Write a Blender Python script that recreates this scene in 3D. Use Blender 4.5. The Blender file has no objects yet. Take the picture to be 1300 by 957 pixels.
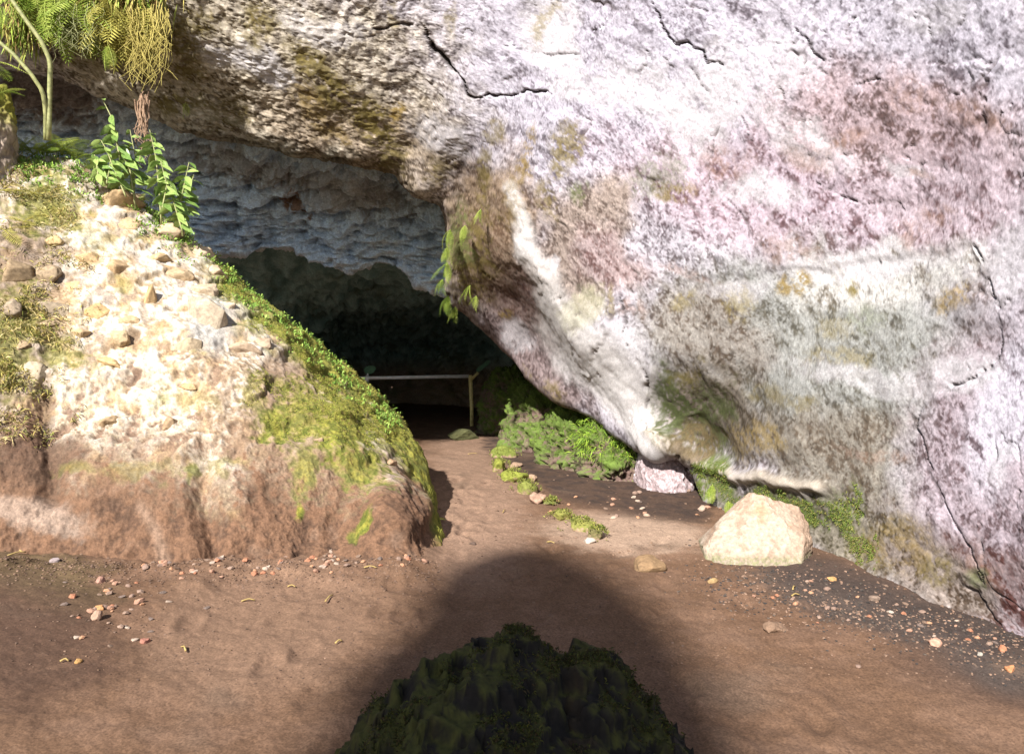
import bpy, bmesh, math, random
import numpy as np
from mathutils import Vector, Matrix

SC = bpy.context.scene
COL = SC.collection
R = math.radians
rng = np.random.default_rng(7)
random.seed(7)

# ------------------------------------------------------------------ camera, sky, sun, exposure
CAM_H = 1.6
PITCH = 2.2
cam_d = bpy.data.cameras.new('camera')
cam = bpy.data.objects.new('camera', cam_d)
COL.objects.link(cam)
cam.location = (0, 0, CAM_H)
cam.rotation_euler = (R(90 - PITCH), 0, 0)
cam_d.sensor_width = 36
cam_d.lens = 36 * 1000 / 1300
cam_d.clip_start = 0.05
cam_d.clip_end = 500
SC.camera = cam

SUN_AZ, SUN_EL = 22, 36
world = bpy.data.worlds.new('World')
SC.world = world
world.use_nodes = True
wn = world.node_tree
sky = wn.nodes.new('ShaderNodeTexSky')
sky.sky_type = 'NISHITA'
sky.sun_disc = False
sky.sun_elevation = R(SUN_EL)
sky.sun_rotation = R(180 + SUN_AZ)
wn.links.new(sky.outputs[0], wn.nodes['Background'].inputs[0])
wn.nodes['Background'].inputs[1].default_value = 0.065

sun_d = bpy.data.lights.new('sun', 'SUN')
sun_d.energy = 5.0
sun_d.angle = R(1.1)
sun_d.color = (1.0, 0.965, 0.925)
sun = bpy.data.objects.new('sun', sun_d)
COL.objects.link(sun)
LT = Vector((math.sin(R(SUN_AZ)) * math.cos(R(SUN_EL)), math.cos(R(SUN_AZ)) * math.cos(R(SUN_EL)), -math.sin(R(SUN_EL))))
sun.rotation_euler = LT.to_track_quat('-Z', 'Y').to_euler()
sun.location = (-6, -12, 14)

SC.view_settings.view_transform = 'Standard'
SC.view_settings.look = 'None'
SC.view_settings.gamma = 1
SC.view_settings.exposure = 1.22

# ------------------------------------------------------------------ maths helpers
cp, sp = math.cos(R(PITCH)), math.sin(R(PITCH))
FW = np.array([0, cp, -sp]); UP = np.array([0, sp, cp]); RT = np.array([1.0, 0, 0])
CO = np.array([0, 0, CAM_H])

def at(px, py, d):
    px, py, d = np.broadcast_arrays(np.asarray(px, float), np.asarray(py, float), np.asarray(d, float))
    v = FW + ((px - 650) / 1000)[..., None] * RT - ((py - 478.5) / 1000)[..., None] * UP
    return CO + v * d[..., None]

def to_px(P):
    q = np.asarray(P, float) - CO
    z = q @ FW
    z = np.where(np.abs(z) < 1e-3, 1e-3, z)
    return 650 + 1000 * (q @ RT) / z, 478.5 - 1000 * (q @ UP) / z, z

def floor_at(px, py):
    v = FW + (px - 650) / 1000 * RT - (py - 478.5) / 1000 * UP
    t = -CAM_H / v[2]
    p = CO + v * t
    return float(p[0]), float(p[1])

_perm = np.random.default_rng(11).permutation(256).astype(np.int32)
_perm = np.concatenate([_perm, _perm, _perm])
_g = np.random.default_rng(12).normal(size=(256, 3)).astype(np.float32)
_g /= np.linalg.norm(_g, axis=1, keepdims=True)

def perlin(P):
    P = np.asarray(P, np.float32)
    sh = P.shape[:-1]
    P = P.reshape(-1, 3)
    I = np.floor(P).astype(np.int32)
    F = P - I
    I &= 255
    U = F * F * F * (F * (F * 6 - 15) + 10)
    def g(dx, dy, dz):
        h = _perm[_perm[_perm[(I[:, 0] + dx) & 255] + ((I[:, 1] + dy) & 255)] + ((I[:, 2] + dz) & 255)]
        v = _g[h & 255]
        return v[:, 0] * (F[:, 0] - dx) + v[:, 1] * (F[:, 1] - dy) + v[:, 2] * (F[:, 2] - dz)
    def L(a, b, t): return a + (b - a) * t
    x00 = L(g(0,0,0), g(1,0,0), U[:, 0]); x10 = L(g(0,1,0), g(1,1,0), U[:, 0])
    x01 = L(g(0,0,1), g(1,0,1), U[:, 0]); x11 = L(g(0,1,1), g(1,1,1), U[:, 0])
    r = L(L(x00, x10, U[:, 1]), L(x01, x11, U[:, 1]), U[:, 2])
    return (r * 1.5).reshape(sh)

def fbm(P, s, octv=4, seed=0, gain=0.5, mode='n'):
    P = np.asarray(P, np.float32) * s + np.float32(seed * 17.37 + 3.1)
    a, t, tot = 1.0, 0, 0
    for o in range(octv):
        n = perlin(P)
        if mode == 'r': n = 1 - 2 * np.abs(n) * 1.4
        if mode == 'b': n = 2 * np.abs(n) * 1.4 - 0.6
        t = t + a * n; tot += a
        a *= gain; P = P * np.float32(2.03) + np.float32(7.7)
    return t / tot

def sst(a, b, x):
    t = np.clip((x - a) / (b - a), 0, 1)
    return t * t * (3 - 2 * t)

def mix(a, b, m):
    return a + (np.asarray(b) - a) * m[..., None]

def tps(pts):
    pts = np.array(pts, float)
    X = pts[:, :2] / 300; d = pts[:, 2]; n = len(X)
    def ker(r2): return 0.5 * r2 * np.log(r2 + 1e-9)
    K = ker(((X[:, None] - X[None]) ** 2).sum(-1)) + 1e-3 * np.eye(n)
    A = np.zeros((n + 3, n + 3)); A[:n, :n] = K; A[:n, n] = 1; A[:n, n+1:] = X; A[n, :n] = 1; A[n+1:, :n] = X.T
    w = np.linalg.solve(A, np.concatenate([d, np.zeros(3)]))
    def f(px, py):
        q = np.stack([np.asarray(px, float), np.asarray(py, float)], -1) / 300
        r = w[n] + q @ w[n+1:]
        for i in range(n): r = r + w[i] * ker(((q - X[i]) ** 2).sum(-1))
        return r
    return f

def seg_dist(px, py, poly):
    """distance to a polyline, and the running width factor along it"""
    best = np.full(px.shape, 1e9)
    for (a, b) in zip(poly[:-1], poly[1:]):
        ax, ay = a[:2]; bx, by = b[:2]
        dx, dy = bx - ax, by - ay
        t = np.clip(((px - ax) * dx + (py - ay) * dy) / (dx*dx + dy*dy + 1e-9), 0, 1)
        best = np.minimum(best, np.hypot(px - ax - t*dx, py - ay - t*dy))
    return best

def ell(px, py, c, jit):
    """soft rotated ellipse mask: c = (x, y, rx, ry, degrees)"""
    x, y, rx, ry, a = c
    ca, sa = math.cos(R(a)), math.sin(R(a))
    u = ((px - x) * ca + (py - y) * sa) / rx; v = (-(px - x) * sa + (py - y) * ca) / ry
    return sst(1.25, 0.55, np.hypot(u, v) + jit)

def arc_resample(poly, n):
    poly = np.array(poly, float)
    L = np.concatenate([[0], np.cumsum(np.linalg.norm(np.diff(poly[:, :2], axis=0), axis=1))])
    s = np.linspace(0, L[-1], n)
    return np.stack([np.interp(s, L, poly[:, k]) for k in range(poly.shape[1])], -1)

def smooth1(a, k):
    ker = np.ones(k) / k
    p = np.pad(a, ((k//2, k - 1 - k//2), (0, 0)), mode='edge')
    return np.stack([np.convolve(p[:, i], ker, 'valid') for i in range(a.shape[1])], -1)

def grid_normals(V, toward):
    du = np.gradient(V, axis=0); dv = np.gradient(V, axis=1)
    n = np.cross(du, dv)
    n /= np.linalg.norm(n, axis=-1, keepdims=True) + 1e-12
    s = np.sign((n * (np.asarray(toward) - V)).sum(-1).mean())
    return n * s, s

# ------------------------------------------------------------------ object helpers
def tag(o, label=None, cat=None, group=None, kind=None):
    if label: o['label'] = label
    if cat: o['category'] = cat
    if group: o['group'] = group
    if kind: o['kind'] = kind
    return o

def link(name, me, mat=None, parent=None, loc=None):
    o = bpy.data.objects.new(name, me); COL.objects.link(o)
    if mat is not None and me is not None and len(me.materials) == 0: me.materials.append(mat)
    if parent is not None: o.parent = parent
    if loc is not None: o.location = loc
    return o

def empty(name, loc=(0, 0, 0), rz=0):
    o = bpy.data.objects.new(name, None); COL.objects.link(o)
    o.location = loc; o.rotation_euler = (0, 0, rz); o.empty_display_size = 0.1
    return o

def mesh_np(name, V, faces, col=None, smooth=True):
    """V (n,3); faces (m,k) of equal size k"""
    V = np.ascontiguousarray(V, np.float32); faces = np.ascontiguousarray(faces, np.int32)
    me = bpy.data.meshes.new(name)
    m, k = faces.shape
    me.vertices.add(len(V)); me.vertices.foreach_set('co', V.ravel())
    me.loops.add(m * k); me.loops.foreach_set('vertex_index', faces.ravel())
    me.polygons.add(m)
    me.polygons.foreach_set('loop_start', np.arange(0, m * k, k, dtype=np.int32))
    me.polygons.foreach_set('loop_total', np.full(m, k, np.int32))
    me.polygons.foreach_set('use_smooth', np.full(m, smooth))
    if col is not None:
        a = me.color_attributes.new('albedo', 'FLOAT_COLOR', 'POINT')
        c = np.ones((len(V), 4), np.float32); c[:, :3] = np.clip(col, 0.004, 0.9)
        a.data.foreach_set('color', c.ravel())
    me.update(calc_edges=True); me.validate()
    return me

def grid_mesh(name, V, col, flip=False):
    a, b = V.shape[:2]
    i = np.arange(a * b).reshape(a, b)
    q = np.stack([i[:-1, :-1], i[1:, :-1], i[1:, 1:], i[:-1, 1:]], -1).reshape(-1, 4)
    if flip: q = q[:, ::-1]
    return mesh_np(name, V.reshape(-1, 3), q, col.reshape(-1, 3))

# ------------------------------------------------------------------ materials
def mat_albedo(name, rough=0.92, bump=0.35, scale=60, dist=0.01, gain=0.35, spec=0.25):
    m = bpy.data.materials.new(name); m.use_nodes = True
    nt = m.node_tree; N = nt.nodes; L = nt.links
    b = N['Principled BSDF']; b.inputs['Roughness'].default_value = rough
    b.inputs['Specular IOR Level'].default_value = spec
    at_ = N.new('ShaderNodeAttribute'); at_.attribute_name = 'albedo'
    tc = N.new('ShaderNodeTexCoord')
    no = N.new('ShaderNodeTexNoise'); no.inputs['Scale'].default_value = scale; no.inputs['Detail'].default_value = 6; no.inputs['Roughness'].default_value = 0.65
    L.new(tc.outputs['Object'], no.inputs['Vector'])
    mr = N.new('ShaderNodeMapRange'); mr.inputs[1].default_value = 0.3; mr.inputs[2].default_value = 0.7
    mr.inputs[3].default_value = 1 - gain; mr.inputs[4].default_value = 1 + gain
    L.new(no.outputs[0], mr.inputs[0])
    mx = N.new('ShaderNodeVectorMath'); mx.operation = 'SCALE'
    L.new(at_.outputs['Color'], mx.inputs[0]); L.new(mr.outputs[0], mx.inputs['Scale'])
    L.new(mx.outputs[0], b.inputs['Base Color'])
    bp = N.new('ShaderNodeBump'); bp.inputs['Strength'].default_value = bump; bp.inputs['Distance'].default_value = dist
    L.new(no.outputs[0], bp.inputs['Height']); L.new(bp.outputs[0], b.inputs['Normal'])
    return m

def mat_leaf(name, c1, c2, rough=0.55, trans=0.25, scale=9):
    m = bpy.data.materials.new(name); m.use_nodes = True
    nt = m.node_tree; N = nt.nodes; L = nt.links
    b = N['Principled BSDF']; b.inputs['Roughness'].default_value = rough
    b.inputs['Specular IOR Level'].default_value = 0.3
    oi = N.new('ShaderNodeObjectInfo'); tc = N.new('ShaderNodeTexCoord')
    no = N.new('ShaderNodeTexNoise'); no.inputs['Scale'].default_value = scale; no.inputs['Detail'].default_value = 4
    L.new(tc.outputs['Object'], no.inputs['Vector'])
    ad = N.new('ShaderNodeMath'); ad.operation = 'MULTIPLY_ADD'; ad.inputs[1].default_value = 0.5; ad.inputs[2].default_value = -0.25
    L.new(oi.outputs['Random'], ad.inputs[0])
    a2 = N.new('ShaderNodeMath'); a2.operation = 'ADD'
    L.new(no.outputs[0], a2.inputs[0]); L.new(ad.outputs[0], a2.inputs[1])
    cr = N.new('ShaderNodeValToRGB')
    cr.color_ramp.elements[0].position = 0.3; cr.color_ramp.elements[0].color = (*c1, 1)
    cr.color_ramp.elements[1].position = 0.72; cr.color_ramp.elements[1].color = (*c2, 1)
    L.new(a2.outputs[0], cr.inputs[0]); L.new(cr.outputs[0], b.inputs['Base Color'])
    tr = N.new('ShaderNodeBsdfTranslucent'); L.new(cr.outputs[0], tr.inputs[0])
    ms = N.new('ShaderNodeMixShader'); ms.inputs[0].default_value = trans
    L.new(b.outputs[0], ms.inputs[1]); L.new(tr.outputs[0], ms.inputs[2])
    L.new(ms.outputs[0], N['Material Output'].inputs[0])
    return m

def mat_plain(name, c, c2=None, rough=0.6, scale=30, bump=0.2):
    m = bpy.data.materials.new(name); m.use_nodes = True
    nt = m.node_tree; N = nt.nodes; L = nt.links
    b = N['Principled BSDF']; b.inputs['Roughness'].default_value = rough
    tc = N.new('ShaderNodeTexCoord'); no = N.new('ShaderNodeTexNoise'); no.inputs['Scale'].default_value = scale; no.inputs['Detail'].default_value = 5
    L.new(tc.outputs['Object'], no.inputs['Vector'])
    cr = N.new('ShaderNodeValToRGB')
    c2 = c2 or tuple(x * 0.6 for x in c)
    cr.color_ramp.elements[0].position = 0.35; cr.color_ramp.elements[0].color = (*c2, 1)
    cr.color_ramp.elements[1].position = 0.6; cr.color_ramp.elements[1].color = (*c, 1)
    L.new(no.outputs[0], cr.inputs[0]); L.new(cr.outputs[0], b.inputs['Base Color'])
    bp = N.new('ShaderNodeBump'); bp.inputs['Strength'].default_value = bump; bp.inputs['Distance'].default_value = 0.004
    L.new(no.outputs[0], bp.inputs['Height']); L.new(bp.outputs[0], b.inputs['Normal'])
    return m

M_ROCK = mat_albedo('pale_rock', 0.9, 0.22, 70, 0.006, 0.25)
M_DARK = mat_albedo('cave_rock', 0.85, 0.5, 35, 0.02, 0.35)
M_BANK = mat_albedo('earth_bank', 0.95, 0.4, 80, 0.010, 0.3)
M_SOIL = mat_albedo('soil', 0.97, 0.5, 90, 0.006, 0.4, 0.15)
M_STONE = mat_albedo('stone', 0.9, 0.4, 40, 0.008, 0.3)
M_MOSSMIX = mat_albedo('moss', 1.0, 0.2, 80, 0.004, 0.25, 0.1)
M_FERN = mat_leaf('fern_leaf', (0.17, 0.26, 0.03), (0.42, 0.48, 0.10), trans=0.35)
M_FERNDRY = mat_leaf('fern_dry', (0.28, 0.25, 0.05), (0.50, 0.46, 0.12))
M_SHRUB = mat_leaf('shrub_leaf', (0.13, 0.22, 0.05), (0.32, 0.42, 0.12), 0.35)
M_STEM = mat_plain('green_stem', (0.30, 0.30, 0.12), (0.18, 0.19, 0.07))
M_ROOT = mat_plain('root_fibre', (0.34, 0.22, 0.14), (0.2, 0.12, 0.07), 0.9)
M_STRAW = mat_plain('straw', (0.40, 0.29, 0.10), (0.26, 0.18, 0.06), 0.8)
M_DRYG = mat_plain('dry_grass', (0.46, 0.38, 0.10), (0.32, 0.26, 0.06), 0.8)
M_PAINTW = mat_plain('white_paint', (0.85, 0.87, 0.87), (0.72, 0.74, 0.73), 0.4, 14)
M_PAINTY = mat_plain('yellow_paint', (0.8, 0.68, 0.3), (0.62, 0.5, 0.2), 0.45, 14)
M_GREEN = mat_plain('green_paint', (0.05, 0.17, 0.08), (0.03, 0.1, 0.05), 0.5, 20)

# ================================================================== ROCK WALL AND OVERHANG (right and top)
LIP = [(-260, 70, 8.2), (0, 85, 8.4), (75, 97, 8.5), (150, 128, 8.6), (200, 147, 8.7), (229, 165, 8.75), (279, 179, 8.8), (342, 188, 8.8), (375, 198, 8.85),
       (420, 203, 8.9), (455, 209, 8.95), (501, 219, 9.1), (526, 250, 9.2), (559, 260, 9.35), (566, 284, 9.5), (569, 309, 9.6), (566, 334, 9.7),
       (563, 367, 9.9), (577, 389, 10.1), (598, 407, 10.3), (625, 432, 10.5), (652, 456, 10.6), (671, 481, 10.4), (701, 508, 10.0), (732, 521, 9.7),
       (754, 532, 9.4), (772, 549, 9.15), (806, 570, 8.75), (835, 573, 8.5), (862, 574, 8.35), (880, 594, 8.3), (896, 640, 8.2), (935, 668, 7.35), (985, 690, 6.75),
       (1050, 712, 6.05), (1100, 734, 5.6), (1180, 772, 4.95), (1300, 822, 4.35), (1450, 885, 3.7), (1600, 960, 3.2)]
NS, NT, NK, NC = 980, 400, 40, 14
B = smooth1(arc_resample(LIP, NS), 5)
OUT = [(-300, -190), (0, -190), (300, -190), (600, -190), (900, -190), (1150, -190), (1350, -170), (1480, -80), (1540, 100), (1580, 300), (1610, 500), (1640, 700), (1660, 950)]
O = smooth1(arc_resample(OUT, NS), 41)
t = np.linspace(0, 1, NT) ** 1.0
PX = B[:, None, 0] * (1 - t) + O[:, None, 0] * t
PY = B[:, None, 1] * (1 - t) + O[:, None, 1] * t
wall_depth = tps([(x, y, d) for (x, y, d) in LIP[::2]] + [
    (-260, -190, 7.3), (0, -190, 7.3), (0, 0, 7.8), (150, 40, 8.0), (300, 0, 7.95), (300, 100, 8.35), (300, -190, 7.3), (420, 120, 8.5), (500, 0, 8.15), (500, 120, 8.65),
    (620, 200, 8.8), (650, 0, 8.05), (650, -190, 7.5), (650, 330, 9.2), (720, 420, 9.1), (760, 500, 9.0), (800, 0, 7.5), (800, 150, 7.85), (800, 300, 8.15), (800, 430, 8.3), (850, 520, 8.25),
    (900, 0, 6.95), (900, -190, 6.6), (900, 300, 7.4), (900, 450, 7.5), (950, 600, 7.3), (1000, 0, 6.3), (1000, 200, 6.5), (1000, 350, 6.65), (1000, 500, 6.7), (1100, 0, 5.65), (1100, 300, 5.95), (1100, 500, 5.9), (1100, 640, 5.8),
    (1200, 0, 5.05), (1200, 300, 5.25), (1200, 550, 5.2), (1200, -190, 4.9), (1300, 0, 4.55), (1300, 300, 4.65), (1300, 600, 4.5), (1480, -80, 3.8), (1540, 300, 3.6), (1640, 700, 3.1)])
D = wall_depth(PX, PY)
# pull the rim to the given rim depth and round it over
rimd = np.hypot(PX - B[:, None, 0], PY - B[:, None, 1])
wr = np.exp(-(rimd / 60) ** 2)
D = D * (1 - wr) + B[:, None, 2] * wr
rr = np.clip(1 - rimd / 26, 0, 1)
isbase = sst(870, 900, B[:, 0])[:, None]
D = D + (1 - isbase) * 0.28 * (1 - np.sqrt(np.clip(1 - rr ** 2, 0, 1)))
V = at(PX, PY, D)
# underside skirt (runs back under the rim; at the foot it runs down into the ground)
rim = V[:, 0]
vd = rim - CO; vd /= np.linalg.norm(vd, axis=1, keepdims=True)
back = vd + np.array([0.10, 0, 0.22]); back /= np.linalg.norm(back, axis=1, keepdims=True)
back = back * (1 - isbase) * 1.9 + isbase * np.array([0.1, 0.1, -0.5])
k = np.linspace(1, 0, NK, endpoint=False)[None, :, None] ** 1.3
SK = rim[:, None] + back[:, None] * k
top = V[:, -1]
w = sst(1300, 1500, O[:, 0])[:, None]
capd = (1 - w) * np.array([0.05, 26, 5.0]) + w * np.array([14, 8, 3.0])
kc = (np.linspace(0, 1, NC + 1)[1:] ** 2)[None, :, None]
CAP = top[:, None] + capd[:, None] * kc
V = np.concatenate([SK, V, CAP], 1)
ext = lambda A: np.concatenate([np.repeat(A[:, :1], NK, 1), A, np.repeat(A[:, -1:], NC, 1)], 1)
PX, PY, rimd = ext(PX), ext(PY), ext(rimd)
Nn, sgn = grid_normals(V, (0, 0, 1.6))

# design jitter so that authored outlines are ragged
j1 = fbm(V, 2.2, 4, 1); j2 = fbm(V, 2.2, 4, 2)
jx = PX + 26 * j1; jy = PY + 26 * j2
fj1 = fbm(V, 9, 3, 3)
# streak coordinates: flow lines fall towards the viewer's right
a_ = V[..., 1] * 0.75 - V[..., 0] * 0.5; h_ = V[..., 2]
al = (a_ * -0.7 + h_ * -0.72); ac = (a_ * -0.72 + h_ * 0.7)
ST = np.stack([al * 0.24, ac, 0.4 * V[..., 0]], -1) + 0.12 * np.stack([j1, j2, fj1], -1)

big = fbm(V, 0.7, 3, 4); med = fbm(V, 2.3, 4, 5); rid = fbm(V + 0.08 * med[..., None], 1.7, 4, 6, 0.5, 'r')
fine = fbm(V + 0.03 * med[..., None], 13, 4, 7, 0.6); strk = fbm(ST, 6.0, 5, 8, 0.62, 'r'); lump = fbm(V, 7, 3, 9, 0.5, 'b')
flake = fbm(ST + 0.035 * fine[..., None], 15, 4, 10, 0.65)

flat = ell(jx, jy, (1060, 470, 230, 150, 8), 0.15 * j1)           # smooth sheared face low on the right
slabz = ell(jx, jy, (720, 480, 120, 70, 40), 0.1 * j1)
roofz = sst(700, 430, jx) * sst(330, 230, jy)
rgt = 1 - 0.55 * sst(480, 640, jx)
disp = 0.085 * big + (0.026 * med + 0.020 * rid) * (1 - 0.5 * flat) * rgt + (0.008 * strk + 0.004 * fine + 0.001 * lump + 0.003 * flake) * (1 + 0.7 * roofz) * (1 - 0.4 * flat) * rgt + 0.02 * roofz * fbm(V, 5, 3, 11, 0.5, 'r')

# stepped flakes: terraces of thin shells that have come away
ter = med * 2.2 + big * 2 + 0.4 * strk
disp += 0.010 * rgt * (sst(0.0, 0.06, (ter * 2.5) % 1.0) - (ter * 2.5) % 1.0) * (1 - 0.7 * flat)

CR = [  # polylines in photo units, half width, depth
    ([(537,36),(548,55),(560,68),(572,83),(581,93),(590,101),(594,119),(602,124),(622,120),(650,122),(668,117),(690,116),(713,121)], 1.8, 0.08),
    ([(548,55),(566,76),(580,92)], 5.0, 0.12),
    ([(831,6),(838,28),(850,48),(860,55),(876,52),(893,62),(901,78),(920,82)], 1.7, 0.07),
    ([(466,24),(472,36),(481,37),(497,31),(523,30)], 2.0, 0.06),
    ([(752,40),(765,33),(780,38),(787,42)], 1.7, 0.05), ([(816,66),(826,72),(830,90)], 1.6, 0.05),
    ([(1010,36),(1024,50),(1028,65),(1042,78)], 2.1, 0.07), ([(1040,88),(1053,108),(1060,114),(1072,109),(1086,107),(1100,104),(1118,102)], 1.6, 0.05),
    ([(985,108),(996,130),(1004,142),(1018,149)], 1.7, 0.05),
    ([(1235,314),(1250,345),(1258,372),(1268,386),(1271,412),(1267,450),(1250,468),(1215,487),(1180,496)], 2.3, 0.06),
    ([(1181,497),(1168,520),(1161,541),(1173,566),(1184,596),(1196,628),(1214,665),(1236,702),(1250,740)], 1.7, 0.06),
    ([(1225,76),(1242,88),(1262,92)], 1.2, 0.02),
    ([(640,60),(660,58),(690,70),(735,68)], 1.3, 0.03),
    ([(706,282),(724,292),(752,300),(776,312),(802,338),(812,350)], 1.1, 0.03), ([(920,250),(950,285),(975,320),(985,355)], 1.0, 0.02),
    ([(786,372),(795,400),(792,425),(805,448),(822,470),(824,500),(820,520),(834,543),(856,566),(878,578),(890,592)], 1.9, 0.045),
    ([(706,365),(712,374),(724,370)], 1.8, 0.05), ([(1096,278),(1094,310),(1118,335)], 1.4, 0.03), ([(930,120),(942,150),(955,180)], 1.3, 0.03),
    ([(600,330),(618,352),(640,360)], 1.5, 0.04), ([(400,205),(430,202),(460,214),(500,222)], 2.2, 0.07),
    ([(850,30),(900,120),(925,200)], 1.2, 0.025), ([(1030,230),(1100,262),(1160,300)], 1.3, 0.03)]
cw = np.zeros(PX.shape); cdark = np.zeros(PX.shape)
kx = PX + 5 * fj1 + 7 * j1; ky = PY + 5 * fbm(V, 9, 3, 13) + 7 * j2
for poly, hw, dep in CR:
    xs = [p[0] for p in poly]; ys = [p[1] for p in poly]
    sel = (PX > min(xs) - 40) & (PX < max(xs) + 40) & (PY > min(ys) - 40) & (PY < max(ys) + 40)
    if not sel.any(): continue
    q = seg_dist(kx[sel], ky[sel], poly)
    wv = 0.72 * hw * (0.65 + 0.9 * np.clip(fbm(V[sel], 3.5, 2, 14), -0.5, 0.7))
    g_ = np.exp(-(q / wv) ** 2)
    g_ = g_ * ((0.55 + 0.45 * sst(-0.3, 0.1, fbm(V[sel], 4, 2, 19))) if dep > 0.065 else 0.7 * sst(-0.25, 0.05, fbm(V[sel], 5, 2, 19)))
    cw[sel] = np.maximum(cw[sel], dep * g_); cdark[sel] = np.maximum(cdark[sel], g_)
disp -= cw
def inside(px, py, poly):
    r = np.zeros(px.shape, bool); j = len(poly) - 1
    for i in range(len(poly)):
        (xi, yi), (xj, yj) = poly[i], poly[j]
        r ^= ((yi > py) != (yj > py)) & (px < (xj - xi) * (py - yi) / (yj - yi + 1e-9) + xi); j = i
    return r
FACE = [(792,372),(850,360),(900,352),(1000,345),(1100,334),(1180,322),(1236,313),(1258,372),(1270,400),(1266,450),(1250,468),(1181,497),(1161,541),(1190,610),(1250,740),(1180,700),(1060,640),(950,602),(862,562),(824,500),(805,440)]
face = inside(kx + 14 * j2 + 7 * flake, ky + 16 * j1 + 7 * flake, FACE).astype(float)
for _ in range(2):
    face[1:-1, 1:-1] = (face[:-2, 1:-1] + face[2:, 1:-1] + face[1:-1, :-2] + face[1:-1, 2:] + 2 * face[1:-1, 1:-1]) / 6
disp -= 0.016 * face
# the slab stands proud of the sheared face along its lower right edge
edge = seg_dist(kx, ky, [(786,372),(795,400),(792,425),(805,448),(824,480),(820,520),(834,543),(856,566),(890,592)])
# white quartz-like rib on the slab
RIB = [(648,236),(664,275),(672,318),(696,352),(712,398),(738,432),(770,468),(798,505),(820,540),(834,568)]
ribd = seg_dist(kx, ky, RIB)
ribw = np.interp(PY, [230, 300, 360, 420, 470, 520, 570], [9, 12, 18, 34, 44, 30, 20])
disp += 0.07 * np.exp(-(ribd / (ribw * 1.15)) ** 2) * sst(240, 400, PY) + 0.03 * np.exp(-(ribd / 14) ** 2)
disp -= 0.045 * ell(PX, PY, (868, 505, 40, 50, -15), 0.3 * j1) + 0.03 * ell(PX, PY, (900, 560, 40, 22, 25), 0.3 * j1)
BAND = [(838,545),(862,566),(900,590),(940,604),(1000,612),(1040,618)]
bandd = seg_dist(kx, ky, BAND)
disp += 0.09 * np.exp(-(bandd / 9) ** 2)
FWP = V * np.array([1, 1, 1.0]) + 0.16 * np.stack([med, j1, j2], -1) + 0.03 * np.stack([fine, fj1, fine], -1)
def hairs(sc_, wd, seed):
    n_ = perlin(FWP * np.float32(sc_) + np.float32(seed * 5.3))
    return np.exp(-(n_ / wd) ** 2)
frac = np.maximum(hairs(1.3, 0.013, 1) * sst(-0.05, 0.22, fbm(V, 1.6, 3, 91)), np.maximum(hairs(2.6, 0.020, 2) * sst(0.0, 0.25, fbm(V, 2.1, 3, 92)), 0.8 * hairs(5.0, 0.030, 3) * sst(0.05, 0.3, fbm(V, 2.8, 3, 93))))
frac *= np.clip(0.5 + 1.5 * fbm(V, 6, 2, 94), 0.1, 1) * (1 - 0.4 * flat)
disp -= 0.022 * frac
# offset plates either side of the larger fractures
disp += 0.014 * sst(-0.01, 0.01, perlin(FWP * np.float32(1.3) + np.float32(5.3))) * sst(0.0, 0.2, fbm(V, 1.6, 3, 91))
V = V + Nn * disp[..., None]

# ---- colour of the rock
DK = np.zeros(V.shape) + np.array([0.25, 0.20, 0.21]); LI = np.zeros(V.shape) + np.array([0.62, 0.58, 0.60]); CV = np.full(PX.shape, 0.10)
def region(c, dk, li, cv, s=1.0):
    global DK, LI, CV
    m = ell(jx, jy, c, 0.35 * j1 + 0.2 * fj1) * s
    DK = mix(DK, dk, m); LI = mix(LI, li, m); CV = CV + (cv - CV) * m
region((800, 60, 420, 190, 0), (0.36,0.31,0.345), (0.62,0.585,0.63), 0.14)          # lavender white crown
region((1120, 60, 230, 130, 10), (0.31,0.26,0.29), (0.68,0.64,0.68), 0.14)
region((1130, 180, 190, 110, 10), (0.31,0.205,0.185), (0.62,0.50,0.505), 0.02)        # rust and pink
region((1010, 270, 260, 80, 20), (0.32,0.19,0.20), (0.63,0.53,0.565), 0.06)
region((1200, 260, 120, 80, 0), (0.32,0.20,0.20), (0.64,0.54,0.56), 0.08)
region((320, 90, 270, 150, 12), (0.24,0.18,0.11), (0.68,0.61,0.50), 0.0)
region((450, 190, 140, 80, 20), (0.22,0.16,0.10), (0.54,0.45,0.35), -0.03)
region((330, 210, 120, 40, 5), (0.24,0.22,0.17), (0.52,0.49,0.42), 0.02)
region((620, 300, 75, 110, 0), (0.22,0.14,0.08), (0.38,0.29,0.21), -0.08)
region((680, 400, 70, 60, 30), (0.22,0.12,0.10), (0.38,0.30,0.27), -0.06)
region((745, 300, 60, 90, 20), (0.26,0.19,0.15), (0.46,0.38,0.32), -0.04)
region((668, 470, 100, 50, 40), (0.17,0.115,0.105), (0.34,0.27,0.255), -0.06)
region((780, 330, 60, 40, 30), (0.28,0.16,0.14), (0.46,0.37,0.35), 0.0)
region((1050, 450, 250, 140, 8), (0.27,0.25,0.19), (0.42,0.42,0.38), 0.06)         # grey green sheared face
region((900, 420, 90, 60, 20), (0.24,0.18,0.13), (0.40,0.37,0.32), -0.04)
region((1130, 350, 140, 40, -8), (0.34,0.28,0.20), (0.68,0.66,0.60), 0.25)
region((1100, 590, 170, 70, 15), (0.26,0.20,0.14), (0.36,0.33,0.27), -0.03)
region((1180, 590, 60, 60, 60), (0.22,0.21,0.18), (0.42,0.42,0.38), 0.0)
region((1260, 580, 120, 200, 10), (0.28,0.19,0.19), (0.54,0.46,0.475), 0.06)        # mauve right foot
region((1290, 520, 60, 110, 15), (0.30,0.22,0.24), (0.68,0.64,0.67), 0.2)
region((1120, 700, 130, 60, 25), (0.24,0.17,0.11), (0.38,0.34,0.30), -0.02)
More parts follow.
